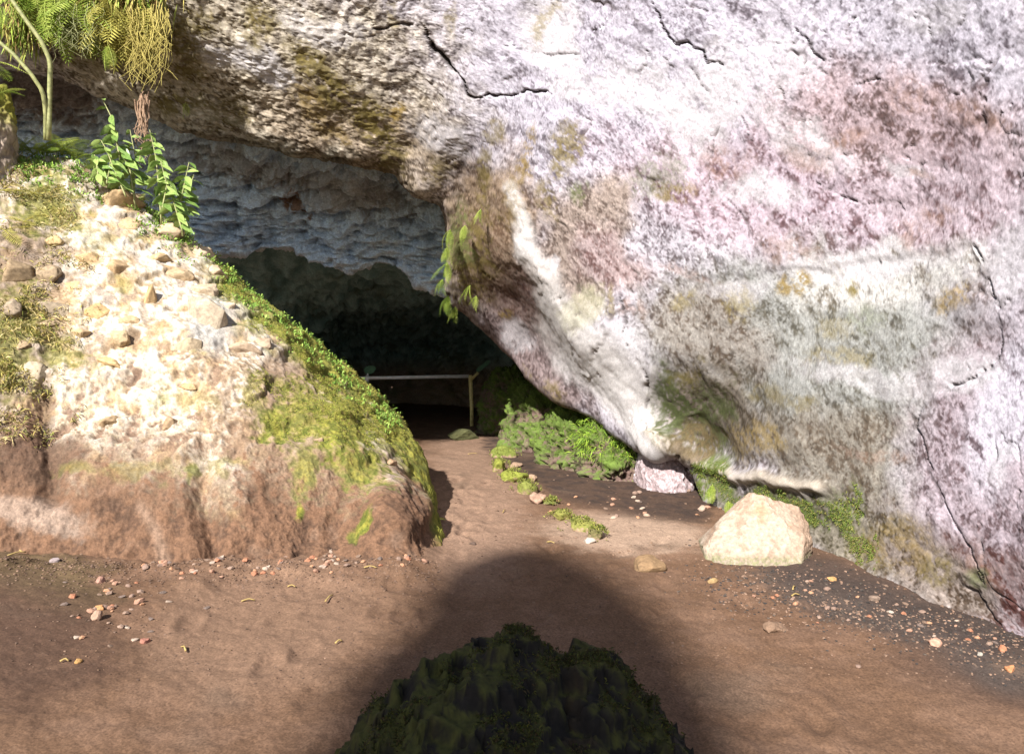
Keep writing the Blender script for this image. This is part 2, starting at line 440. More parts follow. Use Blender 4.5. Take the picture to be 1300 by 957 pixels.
region((1270, 740, 120, 50, 28), (0.22,0.09,0.07), (0.38,0.31,0.30), -0.08)
region((900, 520, 80, 60, 20), (0.17,0.13,0.08), (0.30,0.26,0.21), -0.14)
stk2 = fbm(np.stack([al * 0.10, ac, 0.25 * V[..., 0]], -1) + 0.10 * np.stack([j1, j2, fj1], -1), 9, 5, 48, 0.6)
region((1060, 670, 130, 44, 20), (0.13,0.11,0.05), (0.36,0.32,0.25), -0.08)
region((920, 630, 60, 30, 35), (0.12,0.11,0.06), (0.34,0.30,0.26), -0.10)
region((1190, 730, 90, 36, 28), (0.15,0.10,0.06), (0.38,0.32,0.27), -0.08)
tex = 0.20 * fine + 0.30 * strk + 0.34 * flake + 0.34 * stk2 + 0.12 * med
DK = DK * 0.68
crust = sst(-0.09, 0.11, tex + CV * 1.0 - 0.175)
grain = fbm(V, 40, 3, 15, 0.6)
crust = np.clip(crust + 0.35 * grain, 0, 1)
C = DK + (LI - DK) * crust[..., None]
VW = V + 0.07 * np.stack([j1, j2, fj1], -1)
vein = sst(0.30, 0.62, fbm(VW, 5.5, 4, 16, 0.55, 'r')); speck = sst(0.14, 0.26, fbm(ST * np.array([1.6, 1, 1]), 26, 3, 17, 0.6)); hair = sst(0.42, 0.7, fbm(ST + 0.03 * np.stack([fj1, j2, j1], -1), 7, 4, 18, 0.6, 'r'))
C = mix(C, LI * 1.12, vein * 0.6 * (0.4 + 0.6 * sst(-0.3, 0.3, big + med)))
C = C + (DK * 0.72 - C) * (speck * 0.55)[..., None]
C = C + (DK * 0.6 - C) * (hair * 0.65 * (1 - vein))[..., None]
net = sst(0.38, 0.62, fbm(V + 0.02 * np.stack([fine, flake, grain], -1), 15, 4, 20, 0.6, 'r'))
C = mix(C, LI * 1.15, net * 0.65)
C = mix(C, LI * 1.2, sst(0.40, 0.62, fbm(np.stack([al * 0.16, ac, 0.3 * V[..., 0]], -1) + 0.13 * np.stack([j2, j1, fj1], -1), 4.2, 5, 49, 0.55, 'r')) * 0.6)
gr2 = fbm(V, 85, 2, 47)
C *= (0.575 + 0.29 * grain + 0.20 * gr2)[..., None]
C = C * (C / 0.3) ** 0.15 * (1 + sst(480, 700, jx)[..., None] * np.array([-0.03, -0.025, 0.035]))
# broad drifts of thicker mineral bloom
for c, s in [((700, 40, 60, 45, 70), .8), ((900, 130, 60, 90, 20), .7), ((820, 110, 80, 40, 40), .6), ((560, 175, 50, 22, 30), .6), ((285, 68, 50, 22, 10), .7), ((345, 85, 38, 22, 30), .7), ((400, 36, 70, 26, 15), .5),
             ((1020, 180, 90, 30, 30), .5), ((960, 245, 60, 25, 0), .7), ((1105, 335, 130, 22, -6), .75), ((1290, 330, 40, 70, 20), .6), ((1220, 470, 45, 25, -10), .7), ((780, 450, 50, 38, 40), .85), ((655, 425, 26, 16, 30), .6), ((705, 330, 16, 10, 20), .8),
             ((1100, 480, 110, 18, 10), .5), ((1280, 590, 26, 40, 20), .6), ((740, 110, 50, 26, 0), .6), ((990, 75, 50, 60, 0), .45), ((1190, 20, 60, 30, 0), .5), ((940, 370, 70, 14, -8), .5), ((1155, 215, 40, 14, 20), .6)]:
    m = ell(jx, jy, c, 0.45 * j1 + 0.5 * fine + 0.25 * strk) * s
    C = mix(C, np.array([0.44, 0.42, 0.435]) * (1 + 0.3 * grain + 0.2 * gr2)[..., None], m * sst(-0.25, 0.12, tex + 0.05))
m = np.exp(-(ribd / (ribw * (1 + 0.5 * j1))) ** 4) * sst(-0.55, 0.0, fine + 0.3)
C = mix(C, np.array([0.47, 0.445, 0.43]) * (1 + 0.35 * grain + 0.2 * fine)[..., None], m * 0.9)
C = mix(C, np.array([0.40, 0.385, 0.26]), ell(jx, jy, (742, 388, 24, 28, 20), 0.5 * fine + 0.4 * j1) * 0.5)
m = np.exp(-(bandd / 8) ** 4)
C = mix(C, np.array([0.40, 0.345, 0.28]), m * 0.75)
# rust stains
for c, s in [((1085, 180, 40, 18, -15), .8), ((1025, 200, 40, 20, 30), .6), ((1160, 125, 40, 25, 0), .55), ((1240, 150, 45, 20, 15), .6), ((1170, 222, 26, 8, 20), .8), ((1185, 275, 26, 14, 10), .6), ((1160, 300, 22, 20, 0), .6), ((1000, 315, 40, 22, 20), .5), ((1185, 390, 20, 22, 0), .0),
             ((870, 345, 40, 10, 20), .6), ((1245, 720, 40, 20, 40), .6), ((925, 210, 45, 22, 10), .6), ((800, 395, 18, 14, 0), .6), ((1110, 580, 60, 10, 10), .5), ((620, 320, 30, 60, 0), .35), ((665, 370, 40, 50, 0), .3)]:
    m = ell(jx, jy, c, 0.5 * j1 + 0.6 * fine) * s
    C = mix(C, np.array([0.24, 0.145, 0.105]) * (1 + 0.3 * grain[..., None]), m * 0.75 * sst(-0.3, 0.15, fine + 0.5 * flake))
# algae, moss and damp staining
olive = np.array([0.115, 0.088, 0.022]); gre = np.array([0.065, 0.078, 0.026]); amber = np.array([0.19, 0.13, 0.035])
MO = np.zeros(PX.shape)
for c, col, s in [((400, 90, 60, 22, 55), olive, .9), ((470, 150, 55, 26, 60), olive, .95), ((400, 140, 70, 14, 50), amber * .8, .7), ((500, 200, 36, 26, 40), olive * .8, .8), ((330, 30, 26, 40, 20), olive, .8),
                  ((240, 60, 40, 60, 0), olive, .85), ((225, 130, 36, 22, 0), olive, .9), ((285, 150, 30, 24, 0), olive * .8, .7), ((505, 140, 12, 16, 20), amber, .9), ((150, 60, 100, 40, 0), olive * .7, .6), ((560, 215, 22, 22, 0), olive, .6),
                  ((600, 330, 34, 75, 5), olive, .85), ((585, 300, 20, 50, 0), gre * 1.4, .7), ((620, 210, 12, 60, 5), olive, .7), ((670, 190, 12, 40, 15), amber, .75), ((712, 190, 16, 34, 20), olive * 1.2, .8), ((690, 250, 14, 30, -10), olive, .6), ((650, 250, 14, 40, 0), amber * .8, .5),
                  ((830, 225, 38, 24, -25), gre * 1.4, .5), ((862, 240, 30, 12, 0), amber * .9, .6), ((735, 235, 12, 20, 30), gre * 1.5, .6), ((690, 30, 10, 30, 20), olive * 1.5, .6), ((500, 12, 10, 24, 20), olive * 1.4, .6), ((575, 20, 10, 24, 20), olive * 1.4, .5),
                  ((1002, 365, 7, 18, 25), amber, .9), ((1022, 362, 9, 18, 25), amber, .95), ((1088, 360, 10, 16, 30), olive * 1.3, .9), ((1205, 380, 22, 18, 0), amber * 1.2, .7), ((1055, 420, 24, 18, 0), olive * 1.5, .4), ((1095, 400, 20, 26, 0), gre * 1.5, .35), ((1060, 455, 40, 12, 0), olive * 1.4, .5),
                  ((940, 385, 26, 20, 0), olive * 1.5, .5), ((870, 385, 20, 16, 0), olive * 1.3, .6), ((862, 515, 34, 56, -15), gre * .8, 1.), ((905, 530, 34, 60, -10), gre, .95), ((880, 560, 30, 26, 0), np.array([0.09, 0.06, 0.03]), .8), ((960, 560, 40, 26, 10), np.array([0.22, 0.16, 0.06]), .7), ((880, 480, 30, 20, 0), olive, .6), ((990, 500, 50, 14, 10), olive * 1.2, .5),
                  ((905, 618, 26, 34, 20), np.array([0.09,0.13,0.018]), 1.), ((890, 600, 14, 16, 0), np.array([0.09,0.13,0.018]), 1.), ((1010, 655, 60, 20, 12), np.array([0.06,0.085,0.018]), .9), ((910, 622, 26, 22, 40), gre * 1.3, .95), ((950, 640, 36, 20, 20), gre * 1.1, .9), ((1010, 635, 50, 16, 8), gre * 1.2, .8), ((1075, 650, 22, 40, -10), gre * 1.5, .7), ((1100, 700, 24, 40, -20), olive, .6), ((1140, 690, 40, 40, 0), amber * .9, .5), ((1185, 720, 22, 20, 0), olive, .6), ((1240, 735, 16, 16, 0), gre, .7), ((985, 690, 30, 26, 0), gre * .8, .6), ((900, 600, 30, 16, 30), gre, .6),
                  ((650, 480, 26, 20, 40), olive, .6), ((700, 500, 20, 14, 40), olive * 1.1, .5), ((645, 400, 12, 10, 0), amber, .8), ((778, 380, 9, 26, 0), olive * 1.4, .6)]:
    m = ell(jx, jy, c, 0.55 * j1 + 0.75 * fine + 0.2 * flake) * s * sst(-0.16, 0.10, 0.5 * fine + 0.7 * flake + 0.5 * stk2 + 0.25 * grain + 0.05)
    C = mix(C, col * (1 + 0.55 * grain[..., None]), m); MO = np.maximum(MO, m)
C = mix(C, np.array([0.09, 0.068, 0.062]), np.clip(frac * 0.75, 0, 0.75))
C = mix(C, np.array([0.03, 0.022, 0.018]), np.clip(cdark * 1.15, 0, 0.9))
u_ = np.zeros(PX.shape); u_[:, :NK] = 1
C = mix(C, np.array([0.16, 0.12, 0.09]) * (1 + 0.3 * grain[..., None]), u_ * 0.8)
WV, WPX, WPY, WN, WMO = V, PX, PY, Nn, MO
wall = link('rock_wall', grid_mesh('rock_wall', V, C, sgn > 0), M_ROCK)
tag(wall, 'huge pale pinkish white rock wall that leans over the cave mouth on the right', 'rock wall')

# ================================================================== MOUND ON THE LEFT
SIL = [(-300, 130), (0, 190), (40, 205), (85, 206), (110, 214), (150, 240), (200, 276), (250, 308), (300, 352), (350, 396), (400, 436), (440, 470), (475, 500), (505, 530), (525, 556), (538, 590), (547, 630), (556, 668), (562, 700)]
sx = [p[0] for p in SIL]; sy = [p[1] for p in SIL]
BX = [(-300, 800), (0, 758), (60, 738), (120, 746), (190, 742), (262, 756), (330, 738), (420, 738), (470, 728), (520, 730), (550, 718), (562, 712)]
NMX, NMY = 640, 430
mx_ = np.concatenate([np.linspace(-300, 0, 130, endpoint=False), np.linspace(0, 562, NMX - 130)])
ty = np.interp(mx_, sx, sy); by = np.interp(mx_, [p[0] for p in BX], [p[1] for p in BX])
ty = smooth1(ty[:, None], 9)[:, 0]
tt = np.linspace(0, 1, NMY)
PX = np.repeat(mx_[:, None], NMY, 1); PY = ty[:, None] * (1 - tt) + by[:, None] * tt
def fd(y): return CAM_H / ((y - 440.0) / 1000)
md = tps([(-300, 130, 7.2), (0, 190, 7.6), (110, 214, 7.9), (200, 276, 7.9), (300, 352, 7.9), (400, 436, 8.1), (475, 500, 8.35), (525, 556, 8.3), (547, 630, 7.4), (562, 700, 6.25),
          (-300, 790, 4.7), (0, 745, 5.35), (120, 735, 5.5), (250, 742, 5.4), (420, 726, 5.7), (540, 716, 5.95),
          (0, 640, 5.72), (120, 600, 5.95), (250, 590, 6.02), (350, 600, 6.12), (450, 620, 6.25), (520, 650, 6.3), (120, 660, 5.68), (300, 660, 5.75), (430, 670, 5.98),
          (0, 550, 6.0), (100, 540, 6.2), (250, 520, 6.38), (350, 520, 6.52), (430, 540, 6.75), (500, 600, 6.7), (0, 400, 6.5), (120, 400, 6.8), (250, 400, 7.0), (350, 440, 7.2), (60, 300, 7.2), (150, 300, 7.4)])
D = md(PX, PY)
dtop = (PY - ty[:, None])
rr = np.clip(1 - dtop / 40, 0, 1)
D = D + 0.3 * (1 - np.sqrt(np.clip(1 - rr ** 2, 0, 1)))
V = at(PX, PY, D)
NK2, NB = 30, 6
topv = V[:, 0]; vd = topv - CO; vd /= np.linalg.norm(vd, axis=1, keepdims=True)
bk = vd * 2.4 + np.array([-0.25, 0, 0]); kk = np.linspace(1, 0, NK2, endpoint=False)[None, :, None]
SK = topv[:, None] + bk[:, None] * kk + np.array([0, 0, -2.6]) * kk ** 2
bot = V[:, -1]; BT = bot[:, None] + np.array([0, 0.15, -0.5]) * np.linspace(0, 1, NB + 1)[1:][None, :, None]
V = np.concatenate([SK, V, BT], 1)
ext = lambda A: np.concatenate([np.repeat(A[:, :1], NK2, 1), A, np.repeat(A[:, -1:], NB, 1)], 1)
PX, PY, dtop = ext(PX), ext(PY), ext(dtop)
by_m = by[:, None]
Nn, sgn = grid_normals(V, (0.5, 0, 2.5))
j1 = fbm(V, 2.5, 4, 21); j2 = fbm(V, 2.5, 4, 22); jx = PX + 26 * j1; jy = PY + 26 * j2
VZ = V * np.array([1, 1, 0.28])
med = fbm(V, 1.6, 4, 23); riv = fbm(VZ + 0.05 * j1[..., None], 5.5, 4, 24, 0.55, 'r'); lump = fbm(V * np.array([0.7, 1, 1]) + 0.12 * np.stack([j1, j2, j1], -1), 5.5, 5, 25, 0.6, 'b')
fine = fbm(V, 16, 4, 26, 0.6); grain = fbm(V, 42, 3, 27, 0.6)
lowb = sst(535, 650, jy + 95 * fbm(VZ, 2.4, 5, 37, 0.55) + 30 * fine + np.where(jx < 60, 40, 0) - 0.02 * (jx - 250))                       # bare dirt face at the foot
crz = ell(jx, jy, (170, 520, 240, 85, 6), 0.2 * j1)                 # crumbly crusted band
shl = (V[..., 2] * 3.2 + 0.9 * j1 + 0.35 * med) % 1.0
shelf = 0.9 * (sst(0.0, 0.25, shl) - shl) * (1 - lowb)
disp = 0.10 * med + 0.05 * shelf + (0.016 * lump + 0.012 * fine) * (1 - 0.3 * lowb) + 0.04 * riv * (0.25 + 0.5 * lowb + 0.5 * crz) + 0.006 * lump * crz
gul = seg_dist(PX + 8 * j1, PY + 4 * j2, [(262, 585), (258, 640), (268, 700), (255, 740)])
disp -= 0.12 * np.exp(-(gul / 16) ** 2)
gul2 = seg_dist(PX + 10 * j1, PY, [(60, 500), (62, 560), (66, 630)]); disp -= 0.10 * np.exp(-(gul2 / 14) ** 2)
disp += 0.16 * fbm(V * np.array([1, 1, 0.3]), 1.9, 4, 38) * sst(90, 0, by_m - PY)
knob = ell(PX, PY, (505, 650, 40, 40, 0), 0.2 * j1); disp += 0.10 * knob
hood = ell(PX, PY, (175, 585, 110, 45, 0), 0.15 * j1); disp += 0.04 * hood
V = V + Nn * disp[..., None]
cream = np.array([0.62, 0.52, 0.38]); white = np.array([0.72, 0.65, 0.56]); dirt = np.array([0.165, 0.09, 0.052]); dirtd = np.array([0.085, 0.048, 0.030])
tex = 0.6 * fine + 0.25 * lump + 0.25 * riv
C = np.zeros(V.shape) + np.array([0.40, 0.29, 0.175])
C = mix(C, cream, sst(-0.3, 0.3, tex + 0.4 * med))
C = mix(C, white, sst(0.02, 0.45, tex + 0.15 * ell(jx, jy, (190, 340, 150, 140, 40), 0)))
C = mix(C, np.array([0.5, 0.33, 0.16]), sst(0.02, 0.25, fbm(V, 3.2, 4, 28)) * 0.75)
C = mix(C, np.array([0.36, 0.27, 0.20]), sst(0.05, 0.3, fbm(V, 4.5, 5, 30, 0.6)) * 0.7)
C = mix(C, np.array([0.27, 0.26, 0.06]), sst(0.12, 0.4, fbm(V, 2.6, 5, 36, 0.6)) * 0.5)
C = mix(C, np.array([0.42, 0.40, 0.37]), ell(jx, jy, (270, 415, 34, 44, 20), 0.5 * fine) * 0.8)
C = mix(C, np.array([0.34, 0.23, 0.16]), ell(jx, jy, (370, 500, 60, 60, 0), 0.5 * fine) * 0.7)
Cl = mix(np.zeros(V.shape) + dirtd, dirt, sst(-0.3, 0.25, 0.6 * fine + 0.4 * riv))
Cl = mix(Cl, np.array([0.24, 0.155, 0.105]), np.clip(np.exp(-(seg_dist(PX + 6 * j1, PY, [(178, 642), (196, 670), (205, 712)]) / 7) ** 2), 0, 1) * 0.9)
Cl = mix(Cl, np.array([0.36, 0.27, 0.21]), ell(jx, jy, (40, 655, 80, 22, 8), 0.4 * fine) * 0.7)
Cl = mix(Cl, np.array([0.215, 0.135, 0.09]), sst(0.15, 0.45, fbm(V, 5, 4, 29)) * 0.6)
C = C * 0.80
C = mix(C, Cl, np.clip(lowb + 0.5 * lowb * (1 - lowb) * 4 * np.clip(fine * 2, -1, 1), 0, 1))
C = mix(C, dirtd * 0.8, ell(jx, jy, (45, 585, 70, 35, 5), 0.3 * j1) * 0.75)
C = mix(C, dirtd, np.exp(-(gul2 / 10) ** 2) * 0.7)
C = mix(C, np.array([0.19, 0.115, 0.08]), sst(-0.12, 0.12, -tex - 0.3 * riv + 0.05) * crz * 0.8)
C = mix(C, np.array([0.18, 0.108, 0.068]), ell(jx, jy, (150, 600, 200, 60, -4), 0.7 * j1 + 0.9 * fine) * 0.3)
C = mix(C, np.array([0.23, 0.15, 0.095]), ell(jx, jy, (370, 545, 130, 80, 20), 0.6 * j1 + 0.7 * fine) * 0.75)
C = mix(C, np.array([0.20, 0.13, 0.085]), ell(jx, jy, (30, 350, 60, 90, 10), 0.6 * j1) * 0.75)
C = mix(C, np.array([0.20, 0.13, 0.085]), ell(jx, jy, (40, 460, 60, 60, 10), 0.6 * j1 + 0.4 * fine) * 0.65)
MM = np.zeros(PX.shape)
mossy = np.array([0.25, 0.235, 0.036]); mossg = np.array([0.115, 0.135, 0.02])
band = sst(80, 15, dtop + 60 * j1 + 25 * fine) * sst(235, 300, PX)
MM = band * sst(-0.55, -0.05, fine + 0.5 * j2 + 0.25)
for c, s in [((440, 540, 90, 60, 48), .9), ((390, 520, 50, 60, 40), .7), ((350, 545, 30, 36, 0), .8), ((450, 590, 40, 30, 40), .7), ((385, 600, 24, 40, 0), .6), ((240, 605, 12, 18, 0), .6), ((60, 260, 50, 60, 30), .65), ((20, 430, 50, 90, 0), .55), ((80, 450, 40, 26, 20), .55), ((100, 600, 40, 12, 0), .3),
             ((120, 300, 40, 20, 30), .3), ((470, 670, 10, 30, 20), .8), ((455, 690, 14, 12, 0), .6), ((380, 650, 8, 14, 0), .8), ((330, 500, 26, 40, 0), .45), ((180, 605, 60, 14, 0), .25), ((290, 590, 40, 12, 10), .35), ((240, 510, 60, 20, 10), .25), ((500, 560, 30, 40, 40), .6)]:
    MM = np.maximum(MM, ell(jx, jy, c, 0.4 * j1 + 0.9 * fine + 0.4 * riv) * s)
C = mix(C, mossg + (mossy - mossg) * sst(-0.3, 0.3, fine)[..., None], np.clip(MM * 1.15, 0, 0.95))
C *= (0.80 + 0.42 * grain + 0.25 * fine)[..., None]
MV, MPX, MPY, MN, MMO = V, PX, PY, Nn, MM
mound = link('rock_mound', grid_mesh('rock_mound', V, C, sgn > 0), M_BANK)
tag(mound, 'sunlit cream and brown earth mound with a mossy slanting edge left of the path', 'mound')

# ================================================================== CAVE CEILING (grey, in the shade) AND TUNNEL
cx = [-120, 0, 100, 200, 235, 284, 330, 367, 400, 447, 476, 509, 534, 568, 600, 640, 680]
cyb = [265, 268, 280, 296, 305, 322, 318, 313, 334, 346, 335, 339, 362, 378, 388, 410, 430]
lx = [p[0] for p in LIP[:22]]; ly = [p[1] for p in LIP[:22]]
NX2, NY2, NK3 = 460, 210, 60
gx = np.linspace(-120, 680, NX2)
yb = np.interp(gx, cx, cyb)
yt = np.interp(gx, [-120, 0, 75, 200, 342, 455, 501, 560, 600, 680], [30, 30, 40, 90, 130, 150, 150, 190, 240, 300])
tt = np.linspace(0, 1, NY2)
PX = np.repeat(gx[:, None], NY2, 1); PY = yt[:, None] * (1 - tt) + yb[:, None] * tt
db = np.interp(gx, [-120, 100, 300, 450, 560, 680], [10.0, 10.6, 11.2, 11.6, 11.6, 12.2]); dt = np.interp(gx, [-120, 200, 450, 560, 680], [9.2, 9.5, 9.7, 10.4, 11.4])
D = dt[:, None] * (1 - tt) + db[:, None] * tt + 0.35 * np.sin(tt * 3.0)
V = at(PX, PY, D)
botv = V[:, -1]; vd = botv - CO; vd /= np.linalg.norm(vd, axis=1, keepdims=True)
kk = np.linspace(0, 1, NK3 + 1)[1:][None, :, None]
SKB = botv[:, None] + (vd * 3.2)[:, None] * kk + np.array([0, 0, 0.55]) * np.sin(kk * 2.2)
V = np.concatenate([V, SKB], 1)
ext = lambda A: np.concatenate([A, np.repeat(A[:, -1:], NK3, 1)], 1)
PX, PY = ext(PX), ext(PY)
Nn, sgn = grid_normals(V, (0, 0, 0.5))
VL = V * np.array([0.55, 0.9, 2.0])
med = fbm(V, 1.4, 4, 31); lump = fbm(VL, 3.2, 5, 32, 0.55, 'b'); rid = fbm(VL + 0.1 * med[..., None], 2.4, 5, 33, 0.55, 'r'); fine = fbm(V, 11, 4, 34, 0.6); grain = fbm(V, 34, 3, 35)
rimq = np.ones(V.shape[:2]); rimq *= 1 - 0.55 * np.exp(-((np.arange(V.shape[1]) - NY2) / 22.0) ** 2)[None]
V = V + Nn * (0.20 * med + 0.22 * lump * rimq + 0.17 * rid * rimq + 0.045 * fine)[..., None]
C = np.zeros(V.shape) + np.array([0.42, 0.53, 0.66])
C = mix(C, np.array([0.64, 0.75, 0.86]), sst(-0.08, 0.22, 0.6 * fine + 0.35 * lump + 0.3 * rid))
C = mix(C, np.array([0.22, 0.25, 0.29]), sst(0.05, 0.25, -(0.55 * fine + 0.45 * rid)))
jx = PX + 30 * med; jy = PY + 30 * fine
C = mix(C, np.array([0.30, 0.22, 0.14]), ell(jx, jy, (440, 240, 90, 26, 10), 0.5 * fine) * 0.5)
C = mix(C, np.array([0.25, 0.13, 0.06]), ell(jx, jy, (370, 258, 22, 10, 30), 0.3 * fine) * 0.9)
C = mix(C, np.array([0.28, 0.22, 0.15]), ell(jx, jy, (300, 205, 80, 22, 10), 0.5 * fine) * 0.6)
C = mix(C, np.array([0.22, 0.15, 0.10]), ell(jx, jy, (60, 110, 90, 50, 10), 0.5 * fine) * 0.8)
C *= (1 + 0.35 * grain)[..., None]
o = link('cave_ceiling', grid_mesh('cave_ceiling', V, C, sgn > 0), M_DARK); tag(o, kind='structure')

# tunnel behind: arched rings closing at the far end
NR, NA = 220, 260
ky_ = np.array([11.7, 12.6, 14.5, 17, 19.5, 21.5, 22.3])
cxs = np.array([-3.2, -2.6, -2.2, -2.2, -2.6, -3.2, -3.4]); hw = np.array([6.0, 4.9, 3.3, 2.9, 2.5, 1.6, 0.05]); hz = np.array([4.3, 3.6, 2.9, 2.6, 2.3, 1.7, 0.6])
yy = np.linspace(11.7, 22.3, NR)
c_, w_, z_ = (np.interp(yy, ky_, q) for q in (cxs, hw, hz))
th = np.linspace(-0.1, math.pi + 0.1, NA)
ex = np.sign(np.cos(th)) * np.abs(np.cos(th)) ** 0.8
V = np.stack([c_[:, None] + w_[:, None] * ex, np.repeat(yy[:, None], NA, 1), z_[:, None] * np.sign(np.sin(th)) * np.abs(np.sin(th)) ** 0.7], -1)
Nn, sgn = grid_normals(V, (-2.2, 14, 1))
med = fbm(V, 0.9, 4, 41); lump = fbm(V, 2.6, 5, 42, 0.55, 'b'); rid = fbm(V, 2, 5, 43, 0.5, 'r'); fine = fbm(V, 10, 4, 44, 0.6)
tk = sst(11.7, 15.5, V[..., 1]) * 0.75 + 0.25
V = V + Nn * (0.30 * med * tk + 0.18 * lump * tk + 0.16 * rid * tk + 0.03 * fine)[..., None]
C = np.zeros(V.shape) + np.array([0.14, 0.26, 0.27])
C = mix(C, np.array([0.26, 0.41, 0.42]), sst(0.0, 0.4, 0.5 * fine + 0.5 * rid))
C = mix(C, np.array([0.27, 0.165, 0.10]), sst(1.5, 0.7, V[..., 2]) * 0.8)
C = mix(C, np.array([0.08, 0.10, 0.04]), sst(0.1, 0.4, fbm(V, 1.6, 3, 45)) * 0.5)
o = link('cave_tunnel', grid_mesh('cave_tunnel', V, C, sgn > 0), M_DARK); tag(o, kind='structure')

# ================================================================== GROUND SHEET
ang = np.concatenate([np.linspace(-180, -46, 40, endpoint=False), np.linspace(-46, 46, 620), np.linspace(46, 180, 41)[1:]])
rad = np.concatenate([np.linspace(0.05, 2.4, 14, endpoint=False), 2.4 * (22 / 2.4) ** np.linspace(0, 1, 520), np.linspace(24, 70, 12)])
A, Rr = np.meshgrid(np.radians(ang), rad, indexing='ij')
GX = np.sin(A) * Rr; GY = np.cos(A) * Rr
P0 = np.stack([GX, GY, 0 * GX], -1)
gpx, gpy, gz = to_px(P0)
front = gz > 1.2
gpx = np.where(front, gpx, -3000); gpy = np.where(front, gpy, 3000)
_tal = np.array([floor_at(q, r) for q, r in BX if q < 555]); TALX, TALY = _tal[:, 0], _tal[:, 1]
def ground_z(P):
    x, y = P[..., 0], P[..., 1]
    n1 = fbm(P, 0.8, 3, 51); n2 = fbm(P, 3.5, 4, 52); n3 = fbm(P, 14, 4, 53, 0.6)
    z = 0.035 * n1 + 0.018 * n2 + 0.010 * n3
    r_ = np.random.default_rng(99)
    for _ in range(110):
        qx, qy, qa = r_.normal(-0.1, 0.9), r_.uniform(3, 9.5), r_.normal(0.1, 0.35)
        if qy > 6.5: qx = -0.55 + 0.3 * qx
        u = (x - qx) * math.cos(qa) - (y - qy) * math.sin(qa); w = (x - qx) * math.sin(qa) + (y - qy) * math.cos(qa)
        e = (u / 0.055) ** 2 + (w / 0.135) ** 2
        m_ = e < 9
        if m_.any(): z = z + np.where(m_, -0.013 * np.exp(-e ** 2) + 0.006 * np.exp(-(np.sqrt(e) - 1.5) ** 2 * 6), 0)
    yb_ = np.interp(x, TALX, TALY) + 0.18 * n1
    z = z + (0.045 + 0.05 * n2 + 0.05 * n1) * np.exp(-np.maximum(yb_ - y, 0) / 0.22) * (x < -0.55) * (y < yb_ + 0.8) * sst(-0.5, -0.8, x)
    z = z + 0.20 * sst(-1.4, -3.4, x) * sst(6.2, 4.6, y) * sst(2.0, 3.2, y)     # earth heaped at the lower left
    return z
Z = ground_z(P0)
med = fbm(P0, 2.2, 4, 54); fine = fbm(P0, 18, 4, 55, 0.65); grain = fbm(P0, 55, 3, 56, 0.6); sm = fbm(P0, 6, 4, 57)
jx = gpx + 26 * med + 14 * sm; jy = gpy + 8 * med + 7 * sm
C = np.zeros(P0.shape) + np.array([0.120, 0.068, 0.040])
C = mix(C, np.array([0.165, 0.098, 0.063]), sst(-0.2, 0.35, 0.6 * med + 0.5 * sm) * 0.7)
C = mix(C, np.array([0.225, 0.145, 0.10]), ell(jx, jy, (600, 640, 75, 110, -8), 0.3 * sm) * 0.8)
C = mix(C, np.array([0.18, 0.110, 0.071]), ell(jx, jy, (330, 800, 160, 90, -20), 0.5 * med) * 0.8)  # lit patch painted in: lighter soil left of the foreground shadow
C = mix(C, np.array([0.075, 0.046, 0.033]), ell(jx, jy, (1270, 850, 150, 60, 10), 0.5 * med) * 0.6)  # soil painted darker into the right corner, as light falls off there
# tan trodden step
C = mix(C, np.array([0.30, 0.21, 0.15]), ell(jx, jy, (800, 678, 120, 26, 4), 0.3 * sm) * 0.9)
# black cinder drift along the foot of the wall, and a dark soil strip beside the path
cin = ell(jx, jy, (1120, 775, 190, 34, 17), 0.25 * med + 0.3 * fine); cin = np.maximum(cin, ell(jx, jy, (1280, 820, 110, 60, 15), 0.3 * med))
C = mix(C, np.array([0.055, 0.044, 0.038]), cin * 0.85)
darker = np.clip(sst(24, 4, seg_dist(jx, jy, [(640, 560), (720, 612), (800, 632), (880, 640)]) - 10), 0, 1) * (gpx > 560)
C = mix(C, np.array([0.045, 0.030, 0.024]), darker * (0.75 + 0.25 * sst(-0.1, 0.2, sm)))
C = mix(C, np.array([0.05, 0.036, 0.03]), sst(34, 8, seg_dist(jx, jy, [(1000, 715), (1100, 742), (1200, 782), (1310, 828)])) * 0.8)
C = mix(C, np.array([0.10, 0.072, 0.036]), ell(jx, jy, (50, 760, 90, 50, 0), 0.6 * med + 0.5 * fine) * 0.7)
C = mix(C, np.array([0.07, 0.040, 0.027]), ell(jx, jy, (0, 840, 150, 75, 0), 0.5 * med + 0.3 * fine) * 0.8)  # light falloff put into the colour of the lower left corner
C = mix(C, np.array([0.12, 0.08, 0.055]), sst(0.25, 0.5, fbm(P0, 1.3, 3, 58)) * 0.6)
peb = sst(0.42, 0.55, fbm(P0, 30, 2, 59)); C = mix(C, np.array([0.30, 0.20, 0.14]), peb * 0.5 * (0.3 + cin + ell(jx, jy, (300, 730, 300, 40, 0), 0.3 * med)).clip(0, 1))
Z += 0.012 * peb * cin
C *= (1 + 0.45 * grain + 0.2 * fine)[..., None]
V = P0.copy(); V[..., 2] = Z
Nn, sgn = grid_normals(V, (0, 3, 9))
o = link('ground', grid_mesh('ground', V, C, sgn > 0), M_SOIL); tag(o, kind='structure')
GRV = V
def gz_at(x, y):
    return float(ground_z(np.array([[x, y, 0.0]]))[0])

# ================================================================== SHADOW CASTER BEHIND THE VIEWER (added out of view to shade the foreground)
sa, ca = math.sin(R(SUN_AZ)), math.cos(R(SUN_AZ)); te = math.tan(R(SUN_EL)); H0 = 12.5
def ph(x, y): return (ca * x - sa * y, (sa * x + ca * y + H0) * te)
